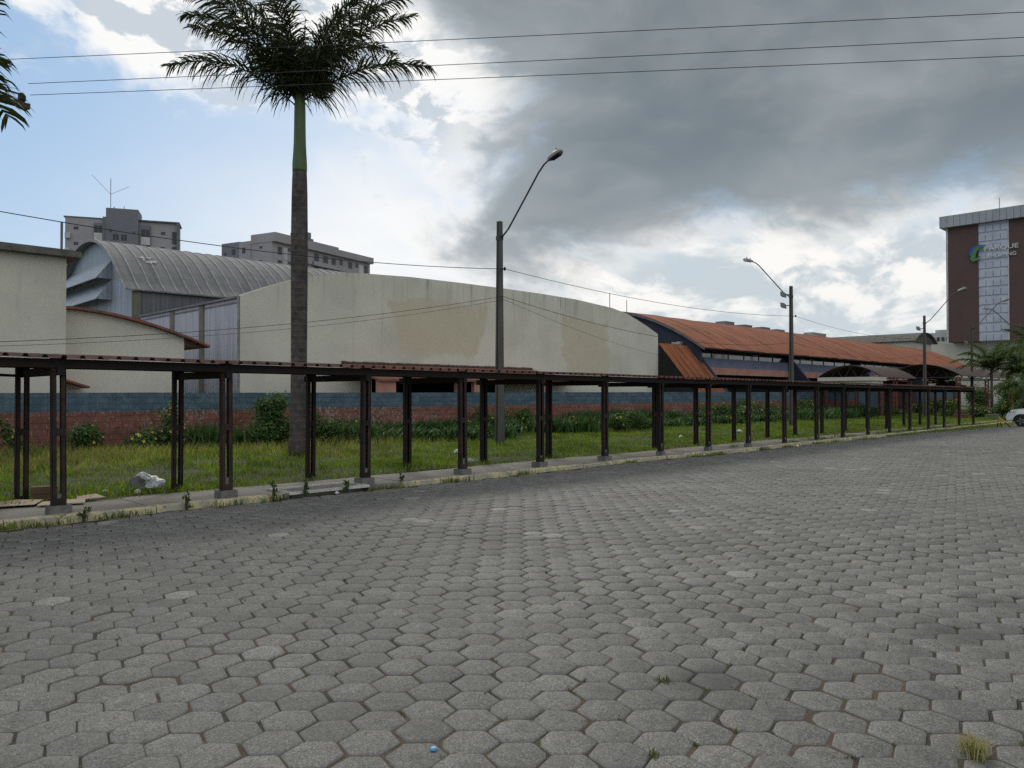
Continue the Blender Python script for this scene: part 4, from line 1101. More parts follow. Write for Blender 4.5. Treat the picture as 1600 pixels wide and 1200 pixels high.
# ------------------------------------------------------------------ palms
def frond_mesh(name, L, e0, droop, nl, ll, lw, mat, seed, plum=55, dry=0.0, sparse=1.0, hang=1.0):
    """one feather leaf in local space, base at origin, heading +X; e0 start elevation, droop total bend (deg)"""
    r = np.random.default_rng(seed); ns = 26; pts = [np.zeros(3)]; tang = []
    for i in range(ns):
        f = i / ns; a = R_(e0 - droop * f ** 1.4); t = np.array([math.cos(a), .03 * math.sin(3 * f + seed), math.sin(a)]); t /= np.linalg.norm(t)
        tang.append(t); pts.append(pts[-1] + t * L / ns)
    tang.append(tang[-1]); V = []; F = []; A = []; D = []
    def quad(a, b, c, d, rv, dv=0):
        i = len(V); V.extend([a, b, c, d]); F.append((i, i + 1, i + 2, i + 3)); A.extend([rv] * 4); D.extend([dv] * 4)
    for i in range(ns):                                    # rachis: three-sided
        f = i / ns; w = .05 * (1 - f) + .008; w2 = .05 * (1 - (i + 1) / ns) + .008
        up = np.array([-tang[i][2], 0, tang[i][0]]); sd = np.array([0, 1., 0])
        for (p, q) in (((1, 0), (-1, 0)), ((-1, 0), (0, -1)), ((0, -1), (1, 0))):
            o = lambda s, ww: sd * s[0] * ww * .5 + up * s[1] * ww * .7
            quad(pts[i] + o(p, w), pts[i] + o(q, w), pts[i + 1] + o(q, w2), pts[i + 1] + o(p, w2), .2, .25)
    for j in range(nl):
        f = .10 + .90 * (j + r.random()) / nl; ii = min(int(f * ns), ns - 1); g = f * ns - ii
        p = pts[ii] * (1 - g) + pts[ii + 1] * g; t = tang[ii]; up = np.array([-t[2], 0, t[0]])
        prof = math.sin(math.pi * min(1, .22 + .78 * f) ** .8) ** .5 if f < .97 else .35
        for s in (-1, 1):
            if r.random() > sparse: continue
            a = R_(r.normal(8, plum * .6)); l = ll * max(.3, prof) * r.uniform(.8, 1.1)
            d = np.array([0, s * math.cos(a), 0]) + up * math.sin(a) + t * (.35 + .9 * f * r.uniform(.6, 1.2)); d /= np.linalg.norm(d)
            wv = np.cross(d, r.normal(size=3)); wv /= np.linalg.norm(wv) + 1e-9; w = lw * r.uniform(.7, 1.2)
            m1 = p + d * l * .45 + np.array([0, 0, -.03 * l * hang]); m2 = p + d * l * .8 + np.array([0, 0, -.22 * l * hang]); tip = p + d * l * .95 + np.array([0, 0, -.45 * l * hang])
            rv = r.random(); dv = dry * (r.random() < .3)
            quad(p - wv * w * .3, p + wv * w * .3, m1 + wv * w * .5, m1 - wv * w * .5, rv, dv)
            quad(m1 - wv * w * .5, m1 + wv * w * .5, m2 + wv * w * .38, m2 - wv * w * .38, rv, dv)
            quad(m2 - wv * w * .38, m2 + wv * w * .38, tip + wv * .003, tip - wv * .003, rv, dv)
    return raw_mesh(name, np.array(V), np.array(F), mat, {'rnd': A, 'dry': D})


def lathe_obj(name, prof, mat, parent, seg=20, lean=(0, 0)):
    k = MB(); k.tube([(lean[0] * z, lean[1] * z, z) for z, r in prof], [r for z, r in prof], seg)
    LOCAL['on'] = True; o = k.build(name, mat, parent, True); LOCAL['on'] = False
    return o


rp = empty('royal_palm', (12.0, 21.2, 0), 0, 'tall royal palm with grey trunk, green crownshaft and dark crown', 'palm tree')
lathe_obj('trunk', [(-.05, .34), (.25, .31), (.8, .27), (1.6, .245), (2.8, .238), (4.2, .243), (5.6, .25), (7.0, .248), (8.0, .236), (8.5, .222), (8.75, .212)], MAT['trunk'], rp, 24)
lathe_obj('crownshaft', [(8.70, .214), (8.8, .222), (9.0, .220), (9.3, .20), (9.6, .185), (10.1, .175), (10.6, .17), (10.9, .16), (11.2, .10)], MAT['shaft'], rp, 20)
frr = random.Random(21)
specs = []          # azimuth (world deg), start elevation, droop, length
for q, (paz, e0, dr_, L) in enumerate([(180, 44, 66, 4.4), (0, 36, 52, 4.3), (170, 62, 62, 4.6), (8, 60, 52, 4.7), (186, 70, 50, 4.9), (352, 72, 45, 5.0), (95, 66, 60, 4.6), (275, 62, 60, 4.6), (200, 66, 75, 4.4), (340, 64, 70, 4.6),
                                        (90, 50, 60, 4.2), (135, 62, 70, 4.4), (45, 66, 70, 4.4), (225, 58, 70, 4.4), (315, 54, 70, 4.5),
                                        (110, 74, 60, 4.4), (250, 76, 60, 4.3), (175, 80, 50, 4.2), (5, 80, 48, 4.2)]):
    # paz is measured in the plane facing the street corner: 0 = camera right
    me = frond_mesh('frond', L * 1.0, e0, dr_, 165, .95, .044, MAT['frond'], 300 + q, 60, .3, sparse=.8)
    link_mesh('frond', me, rp, (0, 0, 10.75 + frr.uniform(-.15, .25)), (0, 0, R_(-45 + paz + frr.uniform(-5, 5))))
link_mesh('spear_leaf', frond_mesh('spear_leaf', 2.6, 89, 6, 26, .3, .05, MAT['frond'], 399, 10), rp, (0, 0, 10.9))

lp = empty('feather_palm', (2.28, 16.0, 0), 0, 'palm at the left edge of which only pointed leaflets show', 'palm tree')
lathe_obj('trunk', [(-.05, .2), (.4, .15), (3, .12), (6.4, .11), (7.05, .13)], MAT['trunk'], lp, 14)
for q, (a, e0, dr_, L) in enumerate([(-128, 80, 40, 2.6), (-138, 62, 60, 2.4), (-122, 40, 60, 2.2), (40, 78, 45, 2.6), (52, 58, 60, 2.3), (48, 30, 60, 2.1), (-150, 25, 60, 2.2), (100, 60, 80, 2.5), (130, 40, 80, 2.5), (165, 65, 80, 2.5), (200, 35, 80, 2.5), (-46, 78, 30, 1.1), (-44, 40, 50, .9)]):
    link_mesh('frond', frond_mesh('frond', L, e0, dr_, 22, 1.0, .06, MAT['frond'], 500 + q, 22, .5, hang=.8), lp, (0, 0, 7.05), (0, 0, R_(a)))


def garden_palm(x, y, h, n, L, label, seed):
    t = empty('garden_palm', (x, y, 0), 0, label, 'palm tree', 'feathery palms by the right edge')
    lathe_obj('trunk', [(-.08, .14), (h * .5, .10), (h, .09)], MAT['trunk'], t, 10, (.02, .01))
    r = random.Random(seed)
    for q in range(n):
        e0 = r.uniform(25, 88)
        link_mesh('frond', frond_mesh('frond', L * r.uniform(.8, 1.1), e0, r.uniform(60, 100), 84, .75, .042, MAT['frond2'], seed * 50 + q, 25, .5), t, (.02 * h, .01 * h, h), (0, 0, R_(360 * q / n + r.uniform(-15, 15))))


garden_palm(72.5, 16.8, 3.9, 22, 3.0, 'feathery green palm left of the distant lamp before the brown tower', 61)
garden_palm(66.5, 12.4, 4.9, 24, 3.2, 'tallest feathery palm at the right edge above the white car', 62)
garden_palm(73, 14.7, 3.4, 22, 2.9, 'middle feathery palm drooping over the arched canopy end', 63)
garden_palm(64, 12.6, 2.2, 18, 2.4, 'short bushy palm just behind the nose of the white car', 64)
garden_palm(80, 15.0, 4.4, 22, 3.0, 'slender feathery palm behind the tallest one at the right edge', 66)
garden_palm(86, 24.0, 2.3, 12, 2.4, 'small palm seen under the larger arched canopy', 65)

# ------------------------------------------------------------------ shrubs along the wall
def leaf_mesh(name, blobs, n, size, mat, seed):
    r = np.random.default_rng(seed); b = np.array(blobs, float); wts = b[:, 3] * b[:, 4] * b[:, 5]; idx = r.choice(len(b), n, p=wts / wts.sum())
    d = r.normal(size=(n, 3)); d /= np.linalg.norm(d, axis=1)[:, None]; rad = r.random(n) ** .38
    C = b[idx, :3] + d * b[idx, 3:6] * rad[:, None] * (1 + .22 * r.normal(size=(n, 1)))
    C[:, 2] = np.maximum(C[:, 2], .05)
    nrm = d + r.normal(size=(n, 3)) * .7 + (0, 0, .5); nrm /= np.linalg.norm(nrm, axis=1)[:, None]
    ax = np.cross(nrm, r.normal(size=(n, 3))); ax /= np.linalg.norm(ax, axis=1)[:, None]; sd = np.cross(nrm, ax)
    s = size * r.uniform(.6, 1.3, (n, 1)); V = np.empty((n, 4, 3))
    V[:, 0] = C - ax * s * .5; V[:, 1] = C + sd * s * .24 - nrm * s * .05; V[:, 2] = C + ax * s * .5; V[:, 3] = C - sd * s * .24 - nrm * s * .05
    return raw_mesh(name, V.reshape(-1, 3), np.arange(4 * n).reshape(n, 4), mat, {'rnd': np.repeat(r.random(n) * .99, 4), 'dry': np.repeat((r.random(n) < .04) * .7, 4)})


def strap_mesh(name, n, h, spread, mat, seed, width=.055, dryf=.05):
    r = np.random.default_rng(seed); a = r.uniform(0, 2 * math.pi, n); base = r.normal(size=(n, 2)) * spread * .45
    H = h * r.uniform(.55, 1.1, n); out = r.uniform(.05, .75, n) * H; V = np.empty((n, 8, 3)); w = width * r.uniform(.7, 1.3, n)
    sx, sy = -np.sin(a), np.cos(a)
    for k, (f, wf) in enumerate(((0, .6), (.4, 1), (.78, .8), (1, .06))):
        rr = out * f ** 1.8; zz = H * (f - .38 * f ** 3 * (out / H)); x = base[:, 0] + np.cos(a) * rr; y = base[:, 1] + np.sin(a) * rr
        V[:, 2 * k] = np.c_[x - sx * w * wf / 2, y - sy * w * wf / 2, zz]; V[:, 2 * k + 1] = np.c_[x + sx * w * wf / 2, y + sy * w * wf / 2, zz]
    i = np.arange(n)[:, None] * 8; F = np.vstack([i + np.array([[0, 1, 3, 2]]), i + np.array([[2, 3, 5, 4]]), i + np.array([[4, 5, 7, 6]])])
    return raw_mesh(name, V.reshape(-1, 3), F, mat, {'rnd': np.repeat(r.random(n) * .99, 8), 'dry': np.repeat((r.random(n) < dryf) * .9, 8)})


def flower_mesh(blobs, n, seed, size=.062):
    r = np.random.default_rng(seed); b = np.array(blobs, float); idx = r.integers(0, len(b), n); V = []; F = []
    for q in range(n):
        d = r.normal(size=3); d[2] = abs(d[2]) * .6; d[1] = -abs(d[1]); d /= np.linalg.norm(d); c = b[idx[q], :3] + d * b[idx[q], 3:6] * 1.05; c[2] = max(c[2], .12)
        u_ = np.cross(d, (.3, .2, 1)); u_ /= np.linalg.norm(u_); v = np.cross(d, u_); s = size * r.uniform(.6, 1.15)
        for p in range(5):
            g = p * 2 * math.pi / 5 + r.uniform(0, .3); e = u_ * math.cos(g) + v * math.sin(g); e2 = u_ * math.cos(g + .5) + v * math.sin(g + .5); e3 = u_ * math.cos(g - .5) + v * math.sin(g - .5)
            i = len(V); V += [c - d * .03, c + e3 * s * .75, c + e * s + d * .01, c + e2 * s * .75]; F.append((i, i + 1, i + 2, i + 3))
    return raw_mesh('flowers', np.array(V), np.array(F), MAT['yellow'])


def stems_obj(parent, h, spread, n, seed):
    k = MB(); r = random.Random(seed)
    for q in range(n):
        a = r.uniform(0, 6.28); s = r.uniform(.3, 1) * spread
        k.tube([(0, 0, -.05), (math.cos(a) * s * .4, math.sin(a) * s * .4, h * .45), (math.cos(a) * s, math.sin(a) * s, h * r.uniform(.75, .95))], [.022, .016, .008], 5)
    LOCAL['on'] = True; k.build('stems', MAT['stem'], parent); LOCAL['on'] = False


ORD = ['first', 'second', 'third', 'fourth', 'fifth', 'sixth', 'seventh', 'eighth', 'ninth', 'tenth', 'eleventh', 'twelfth', 'thirteenth', 'fourteenth', 'fifteenth', 'sixteenth', 'seventeenth', 'eighteenth', 'nineteenth']
PPX = [px_of(x, FY) for x in PX[3:]]
used_labels = {}


def where(x, y):
    p = px_of(x, y); i = sum(1 for q in PPX if q < p)
    if i == 0: return 'left of the first front post'
    if i >= len(PPX): return 'beyond the last front post'
    return 'seen between the %s and %s front posts' % (ORD[i - 1], ORD[i])


def bush(x, y, w, h, label, nleaf, size, seed, flowers=0, blobs=None, name='flowering_shrub', cat='shrub'):
    t = empty(name, (x, y, lawn_z(x, y) - .02), 0, label, cat, 'shrubs along the wall')
    r = random.Random(seed)
    if blobs is None:
        blobs = [(r.uniform(-w, w) * .45, r.uniform(-.4, .3), h * r.uniform(.3, .75), w * r.uniform(.35, .6), w * r.uniform(.3, .5), h * r.uniform(.22, .38)) for q in range(6)]
    link_mesh('foliage', leaf_mesh('foliage', blobs, nleaf, size, MAT['leaf'], seed), t)
    stems_obj(t, h * .8, w * .6, 7, seed)
    if flowers: link_mesh('flowers', flower_mesh(blobs, flowers, seed + 1), t)
    return t


bush(13.35, 25.4, 1.1, 2.05, 'tall dense green bush just left of the royal palm trunk', 3600, .15, 71, 3, [(-.3, 0, .5, .7, .6, .5), (.35, 0, .6, .6, .55, .55), (-.1, .1, 1.15, .6, .5, .5), (.25, .1, 1.55, .45, .4, .4), (-.35, 0, 1.5, .35, .35, .3), (.7, 0, .35, .45, .4, .35)])
bush(9.75, 25.9, .9, 1.65, 'tall shrub full of yellow flowers, left of the second front post', 2300, .13, 72, 17, [(-.35, 0, .45, .6, .5, .42), (.3, 0, .55, .5, .45, .5), (.25, .1, 1.15, .35, .35, .42), (.35, .1, 1.45, .22, .22, .25), (-.8, -.1, .35, .4, .4, .3)])
bush(7.5, 26.3, .8, .95, 'low dark shrub against the red wall right of the first front post', 1500, .12, 73, 1)
bush(5.6, 26.3, .35, 1.1, 'slim shrub with one yellow flower behind the leftmost posts', 500, .12, 74, 3)
bush(3.6, 26.0, .6, .75, 'low shrub with a few yellow flowers at the left edge', 700, .12, 75, 4)
for q, (x, y, w, h) in enumerate([(11.2, 26.2, .8, 1.0), (12.15, 26.0, .6, .8)]):
    t = empty('strap_leaf_clump', (x, y, lawn_z(x, y)), 0, ['grey-green strap-leaved clump right of the tall flowering shrub', 'small strap-leaved clump left of the tall dense bush'][q], 'plant', 'strap-leaved plants along the wall')
    link_mesh('leaves', strap_mesh('leaves', 240, h, w, MAT['strap'], 80 + q, .05), t)
SV = [strap_mesh('leaves', 520, 1.0, .95, MAT['strap'], 90 + q, .062) for q in range(4)]
r = random.Random(44); x = 14.6; q = 0; labels_seen = {}
row = []
while x < 71:
    for dep in (0, 1):
        y = (26.5 if dep else 24.6) + r.uniform(-.5, .4) - (0 if dep else (.0 if x < 18 else .7))
        row.append((x + dep * .7 + r.uniform(-.4, .4), y, r.uniform(.65, 1.25) * (1.12 if dep else .85), dep))
    x += r.uniform(1.7, 2.5)
for (x, y, h, dep) in row:
    pl = 'tall back' if dep else 'lower front'
    key = (pl, where(x, y)); labels_seen[key] = labels_seen.get(key, 0) + 1
cnt = {}
for (x, y, h, dep) in sorted(row):
    pl = 'tall' if dep else 'low'
    key = ('tall back' if dep else 'lower front', where(x, y)); cnt[key] = cnt.get(key, 0) + 1
    of = '' if labels_seen[key] == 1 else 'leftmost ' if cnt[key] == 1 else ORD[cnt[key] - 1] + ' from left, '
    kind = r.random(); nm = 'leafy' if kind < .35 else 'strap-leaved'
    lab = '%s%s %s plant %s' % (of, pl, nm, where(x, y).replace('seen ', 'at wall ' if dep else 'at lawn edge '))
    if kind < .35:
        bush(x, y, .95 * h + .1, 1.15 * h, lab, 1500, .13, 1000 + q, r.randrange(3, 9), name='flowering_shrub', cat='plant')
    else:
        t = empty('strap_leaf_clump', (x, y, lawn_z(x, y) - .02), r.uniform(0, 6), lab, 'plant', 'strap-leaved plants along the wall')
        lv = link_mesh('leaves', SV[q % 4], t); lv.scale = (1.15, 1.15, h)
        if r.random() < .5:
            link_mesh('flowers', flower_mesh([(0, 0, .5 * h, .7, .7, .45 * h)], r.randrange(2, 6), 2000 + q), t)
    q += 1
# flowering hedge by the gate and beyond the walkway's end
k_ = 0
for (x, y, w, h, f, lab) in [(84, 25.3, 1.2, 1.2, 18, 'yellow-flowered shrub in front of the dark red gate'), (88.5, 25.5, 1.1, 1.3, 14, 'yellow-flowered shrub at the right side of the gate'),
                             (74.5, 22.2, 1.3, 1.5, 26, 'dense yellow-flowered shrub under the larger arched canopy'), (71.5, 19.6, 1.3, 1.5, 30, 'dense yellow-flowered shrub behind the last walkway posts'),
                             (69.5, 17.2, 1.3, 1.45, 34, 'bright yellow-flowered shrub just right of the walkway end'), (67.2, 15.0, 1.3, 1.5, 38, 'widest yellow-flowered shrub between walkway end and barrier'),
                             (66.2, 13.4, 1.2, 1.6, 26, 'yellow-flowered shrub left of the white car'), (78, 24.2, 1.0, 1.0, 10, 'low yellow-flowered shrub left of the gate'),
                             (68, 12.0, 1.4, 2.2, 4, 'dark green bush behind the white car')]:
    bush(x, y, w, h, lab, 1500, .17, 3000 + k_, f); k_ += 1
for (x, y, w, h, lab) in [(104, 25.5, 3.2, 3.4, 'big dark bush behind the larger arched canopy, leftmost of three'), (101, 21.5, 3.2, 3.0, 'big dark bush behind the larger arched canopy, middle of three'), (97, 17.5, 3.2, 3.6, 'big dark bush behind the larger arched canopy, rightmost of three'), (84, 13.8, 2.8, 3.2, 'big dark bush behind the white car at the right edge')]:
    bush(x, y, w, h, lab, 2600, .30, 3100 + k_, 0, name='leafy_bush', cat='bush'); k_ += 1
MB_ = MB().prism([(66.0, .0), (66.4, -.0), (66.5, .42), (65.9, .42)], 'y', 16.9, 17.9)
pt = MB_.build('planter', MAT['clay']); tag(pt, 'terracotta planter box at the foot of the last walkway post', 'planter')
tag(MB().box(68, 100, 15.9, 16.25, -.08, .38).build('planter_kerb', MAT['block']), 'low concrete planter edge behind the end of the walkway', 'low wall')

# ------------------------------------------------------------------ grass
def blades(n, fx, h, w, seed, lean=.5, dry=None):
    r = np.random.default_rng(seed); xy = fx(r, n); n = len(xy); a = r.uniform(0, 2 * math.pi, n)
    H = h(r, xy); W = w * r.uniform(.6, 1.4, n) * (1 + np.hypot(xy[:, 0], xy[:, 1]) / 60); ln = r.uniform(.1, lean, n) * H; b = r.uniform(0, 2 * math.pi, n)
    z = np.array([lawn_z(p[0], p[1]) if p[1] > 14.45 else 0.0 for p in xy]) - .01; z += np.where((xy[:, 1] > 12.99) & (xy[:, 1] <= 14.45), .09, 0)
    V = np.empty((n, 5, 3)); cx, cy = np.cos(a) * W / 2, np.sin(a) * W / 2
    V[:, 0] = np.c_[xy[:, 0] - cx, xy[:, 1] - cy, z]; V[:, 1] = np.c_[xy[:, 0] + cx, xy[:, 1] + cy, z]
    mx, my = xy[:, 0] + np.cos(b) * ln * .35, xy[:, 1] + np.sin(b) * ln * .35
    V[:, 2] = np.c_[mx + cx * .8, my + cy * .8, z + H * .6]; V[:, 3] = np.c_[mx - cx * .8, my - cy * .8, z + H * .6]
    V[:, 4] = np.c_[xy[:, 0] + np.cos(b) * ln, xy[:, 1] + np.sin(b) * ln, z + H * .97]
    i = np.arange(n)[:, None] * 5
    T = np.vstack([i + [[0, 1, 2]], i + [[0, 2, 3]], i + [[3, 2, 4]]])
    dv = dry(r, xy) if dry else np.zeros(n)
    return V.reshape(-1, 3), T, {'rnd': np.repeat(r.random(n) * .99, 5), 'dry': np.repeat(dv, 5)}


def lawn_xy(r, n):
    x = r.random(n) ** 1.35 * 82 - 1; y = 14.5 + (WALL_Y - 15.2) * r.random(n) ** 1.05
    # clumping
    k = np.sin(x * 1.9 + 1.3 * np.sin(y * 1.7)) * np.sin(y * 2.3 + x * .6) + np.sin(x * 5.1 - y * 4.2) * .5
    keep = r.random(n) < .62 + .3 * k
    bare = np.sin(x * .83 + 2.1 * np.sin(y * .47)) + np.sin(y * 1.13 - x * .31 + 1) + .8 * np.sin(x * 2.3 + y * 1.9)
    keep &= (bare < 1.75) | (r.random(n) < .12)
    vis = (np.abs(x - y) < (x + y) * .72)
    return np.c_[x, y][keep & vis]


def lawn_h(r, xy):
    back = np.clip((xy[:, 1] - 18.5) / 5, 0, 1) * np.clip((24 - xy[:, 0]) / 8, .25, 1)
    return (.07 + .07 * r.random(len(xy))) * (1 + .5 * np.sin(xy[:, 0] * .9) * np.sin(xy[:, 1] * 1.1)) + back * .30 * r.random(len(xy))


def lawn_dry(r, xy):
    back = np.clip((xy[:, 1] - 19.3 - 1.2 * np.sin(xy[:, 0] * .8)) / 3.5, 0, 1) * np.clip((26 - xy[:, 0]) / 10, .15, 1)
    return np.clip((r.random(len(xy)) < .06 + .62 * back) * r.uniform(.4, 1, len(xy)), 0, 1)


V, T, at = blades(190000, lawn_xy, lawn_h, .016, 4, .8, lawn_dry)
tag(link_mesh('grass', raw_mesh('grass', V, T, MAT['grass'], at)), 'unmown green grass with dry seed heads between walkway and wall', 'grass', kind='stuff')


def verge_xy(r, n):          # weeds creeping over the sidewalk edge, the kerb and the far road edge
    a = np.c_[r.uniform(0, 60, n // 8), 14.48 + r.normal(0, .07, n // 8)]
    x = 29 + 36 * r.random(n // 2) ** .8; b = np.c_[x, 13.0 + r.normal(0, .45, n // 2) - (x - 40) * .012]
    kk = np.sin(b[:, 0] * 1.7) + np.sin(b[:, 0] * .6 + 2) > -.2 - (b[:, 0] - 34) * .12; b = b[kk]
    cs = np.array([(2.6, 12.8), (4.2, 12.82), (6.0, 12.84), (6.85, 12.8), (8.95, 12.8), (9.4, 12.82), (11.0, 12.8), (13.2, 12.82), (17.4, 12.8), (20.6, 12.7), (21.3, 12.65), (22.2, 12.75), (25.2, 12.8), (27.0, 12.75), (24.2, 13.4), (28.4, 13.2), (29.5, 12.8), (3.1, 12.75)])
    c = cs[r.integers(0, len(cs), n // 16)] + r.normal(0, 1, (n // 16, 2)) * (.2, .05)
    return np.vstack([a, b, c])


V, T, at = blades(26000, verge_xy, lambda r, xy: .035 + .11 * r.random(len(xy)) ** 1.6, .014, 8, .9, lambda r, xy: (r.random(len(xy)) < .25) * .8)
tag(link_mesh('verge_weeds', raw_mesh('verge_weeds', V, T, MAT['grass'], at)), 'weeds and grass creeping over the kerb and sidewalk edge', 'weeds', kind='stuff')


def joint_xy(r, n):
    out = []
    near = [c for c in cells if c[0] < 16]
    for q in range(n // 26):
        dep, x, y, lat = near[int(r.random() ** 1.2 * len(near))]; a = a0 + (r.integers(0, 6)) * math.pi / 3
        if lat < 0 and r.random() < .6: continue
        px_, py_ = x + SIDE * math.cos(a), y + SIDE * math.sin(a); a2 = a + math.pi * 2 / 3; s = r.normal(0, .05, 26)
        out.append(np.c_[px_ + math.cos(a2) * s + r.normal(0, .006, 26), py_ + math.sin(a2) * s + r.normal(0, .006, 26)])
    return np.vstack(out)


V, T, at = blades(13000, joint_xy, lambda r, xy: .008 + .026 * r.random(len(xy)) ** 2, .0045, 15, 1.4, lambda r, xy: (r.random(len(xy)) < .55) * r.uniform(.4, 1, len(xy)))
for q in range(0, len(V), 5):
    V[q:q + 5, 2] += road_z(V[q, 0], V[q, 1])
tag(link_mesh('joint_weeds', raw_mesh('joint_weeds', V, T, MAT['weed'], at)), 'sparse moss and weeds growing in the paving joints', 'weeds', kind='stuff')

# ------------------------------------------------------------------ small things
dt = empty('grass_tuft', (4.60, 1.16, road_z(4.6, 1.16) - .01), 0, 'dry straw-coloured grass tuft in the paving at the lower right corner', 'grass tuft')
link_mesh('blades', strap_mesh('blades', 230, .13, .07, MAT['straw'], 130, .0045, .1), dt)
for q, (x, y, s, lab) in enumerate([(4.15, 3.05, .05, 'small green tuft in a joint at mid right of the foreground'), (3.35, 2.55, .05, 'small green tuft in a joint left of the dry grass tuft'), (2.9, 2.15, .045, 'tiny tuft in a joint at the bottom edge right of centre')]):
    cc = min(cells, key=lambda c: (c[1] - x) ** 2 + (c[2] - y) ** 2); x, y = cc[1] + SIDE * math.cos(a0), cc[2] + SIDE * math.sin(a0)
    t = empty('weed_tuft', (x, y, road_z(x, y) - .012), 0, lab, 'weed'); link_mesh('blades', strap_mesh('blades', 60, s, .06, MAT['weed'], 140 + q, .005, .2), t)
# tall weed stalks at the kerb
for q, (x, y, h, lab) in enumerate([(5.2, 12.80, .30, 'leafy weed at the kerb left of the second front post'), (6.75, 12.80, .34, 'upright weed at the left end of the drain cover'), (7.35, 12.74, .30, 'weed stalk leaning over the left part of the drain cover'), (8.25, 12.74, .28, 'weed stalk over the right part of the drain cover'), (9.75, 13.02, .26, 'thin weed at the kerb right of the third front post'), (3.65, 12.78, .2, 'bushy weed at the kerb right of the first front post')]):
    t = empty('kerb_weed', (x, y, 0), 0, lab, 'weed', 'weeds at the kerb')
    r2 = random.Random(900 + q); bl = [(r2.uniform(-.06, .06), r2.uniform(-.04, .04), h * f, .05, .04, h * .16) for f in (.2, .4, .6, .8, .95)]
    link_mesh('foliage', leaf_mesh('foliage', bl, 70, .055, MAT['leaf'], 910 + q), t); stems_obj(t, h, .05, 4, 920 + q)
tag(MB().tube([(2.62, 3.21, .004 + road_z(2.62, 3.21)), (2.62, 3.21, .014 + road_z(2.62, 3.21)), (2.62, 3.21, .018 + road_z(2.62, 3.21))], [.019, .019, .012], 14).build('bottle_cap', MAT['capblue']), 'small light blue bottle cap lying on the paving near the bottom', 'bottle cap')


def crumple(name, loc, s, mat, label, cat, seed, group=None):
    import bmesh
    from mathutils import noise as mn
    bm = bmesh.new(); bmesh.ops.create_icosphere(bm, subdivisions=3, radius=1)
    for v in bm.verts:
        c = v.co.copy(); f = 1 + .45 * mn.noise(c * 1.6 + Vector((seed, 0, 0))) + .25 * abs(mn.noise(c * 4.5 + Vector((0, seed, 0)))) - .12 * abs(mn.noise(c * 9))
        v.co = Vector((c.x * s[0] * f, c.y * s[1] * f, max(-.25 * s[2], c.z * s[2] * f)))
    me = bpy.data.meshes.new(name); bm.to_mesh(me); bm.free(); me.materials.append(mat)
    o = link_mesh(name, me, None, loc, (0, 0, seed)); return tag(o, label, cat, group)


tb = empty('trash_bag', (5.42, 15.2, .1), 0, 'bundle of grey and white plastic trash bags in the grass by a back post', 'trash bag')
for nm, dx, dz, s, mt, sd_ in (('white_bag', .10, .09, (.24, .17, .16), 'plastic', 3), ('grey_bag', -.17, .14, (.13, .13, .14), 'block', 5), ('bag_neck', -.05, .24, (.22, .08, .09), 'plastic', 8)):
    o = crumple(nm, (dx, 0, dz), s, MAT[mt], None, None, sd_); o.parent = tb
lit = [(5.1, 14.75, .07, 'white scrap of paper at the sidewalk edge left of the trash bag'), (4.75, 15.4, .05, 'small white scrap in the grass left of the trash bag'), (13.6, 15.15, .1, 'white cup-like litter in the grass by a back post below the nearest lamp'),
       (12.6, 16.6, .07, 'pale scrap in the grass between the fourth and fifth front posts'), (15.9, 18.3, .12, 'crumpled white sheet in the grass right of the nearest lamp'), (34.2, 18.6, .16, 'white plastic litter in the grass near the floodlit lamp'),
       (27.5, 17.6, .1, 'flat white litter in the grass beyond the tenth front post'), (21.2, 12.72, .07, 'pale rubble lump on the kerb right of the eighth front post'), (27.2, 12.5, .06, 'tiny white scrap on the road near the far kerb'), (8.0, 12.7, .05, 'white pebble-like scrap in front of the drain opening')]
for q, (x, y, s, lab) in enumerate(lit):
    crumple('litter', (x, y, (lawn_z(x, y) + .06 if y > 14.5 else .03)), (s, s * .7, s * .7), MAT['paper'], lab, 'litter', 20 + q, 'scraps of litter')
# cardboard
cb = empty('cardboard_box', (3.66, 14.93, .10), R_(-14), 'brown cardboard box standing against the first back post', 'box')
LOCAL['on'] = True
MB().box(-.19, .19, -.1, .1, 0, .115).build('lower_half', MAT['cardbox'], cb); MB().box(-.195, .19, -.105, .1, .123, .245).build('upper_half', MAT['cardbox'], cb)
LOCAL['on'] = False


def sheet(label, pts, z):
    k = MB(); n0 = len(pts); k.add([(a, b, z + c) for a, b, c in pts] + [(a, b, z + c - .006) for a, b, c in pts], [tuple(range(n0)), tuple(range(2 * n0 - 1, n0 - 1, -1))] + [(i, n0 + i, n0 + (i + 1) % n0, (i + 1) % n0) for i in range(n0)])
    tag(k.build('cardboard_sheet', MAT['card']), label, 'cardboard', 'flattened cardboard on the sidewalk')


sheet('flattened cardboard sheet on the sidewalk left of the first front post', [(2.75, 14.5, .01), (3.35, 14.25, .02), (3.55, 14.55, .05), (3.2, 14.75, .06), (2.85, 14.85, .03)], .115)
sheet('narrow cardboard flap lying in front of the brown box', [(3.35, 14.12, .015), (4.0, 13.95, .02), (4.1, 14.25, .05), (3.5, 14.42, .03)], .115)
sheet('folded cardboard piece just right of the first front post', [(4.0, 14.35, .02), (4.42, 14.3, .03), (4.35, 14.55, .07), (4.05, 14.55, .05)], .12)

# yellow and black trestle barrier
br = empty('barrier', (51.9, 11.6, 0), R_(-50), 'small yellow and black barrier trestle standing by the white car', 'barrier'); br.scale = (.62, .62, .8)
LOCAL['on'] = True
def striped(a, b, r_):
    a, b = Vector(a), Vector(b)
    for q in range(4): MB().tube([a.lerp(b, q / 4), a.lerp(b, (q + 1) / 4)], r_, 8).build('leg_section', MAT['byellow'] if q >= 2 else MAT['blackp'], br)
striped((.15, .12, 0), (-.12, 0, .78), .045); striped((.85, -.1, .02), (-.1, 0, .74), .045); striped((-.05, .5, 0), (-.12, .04, .72), .045)

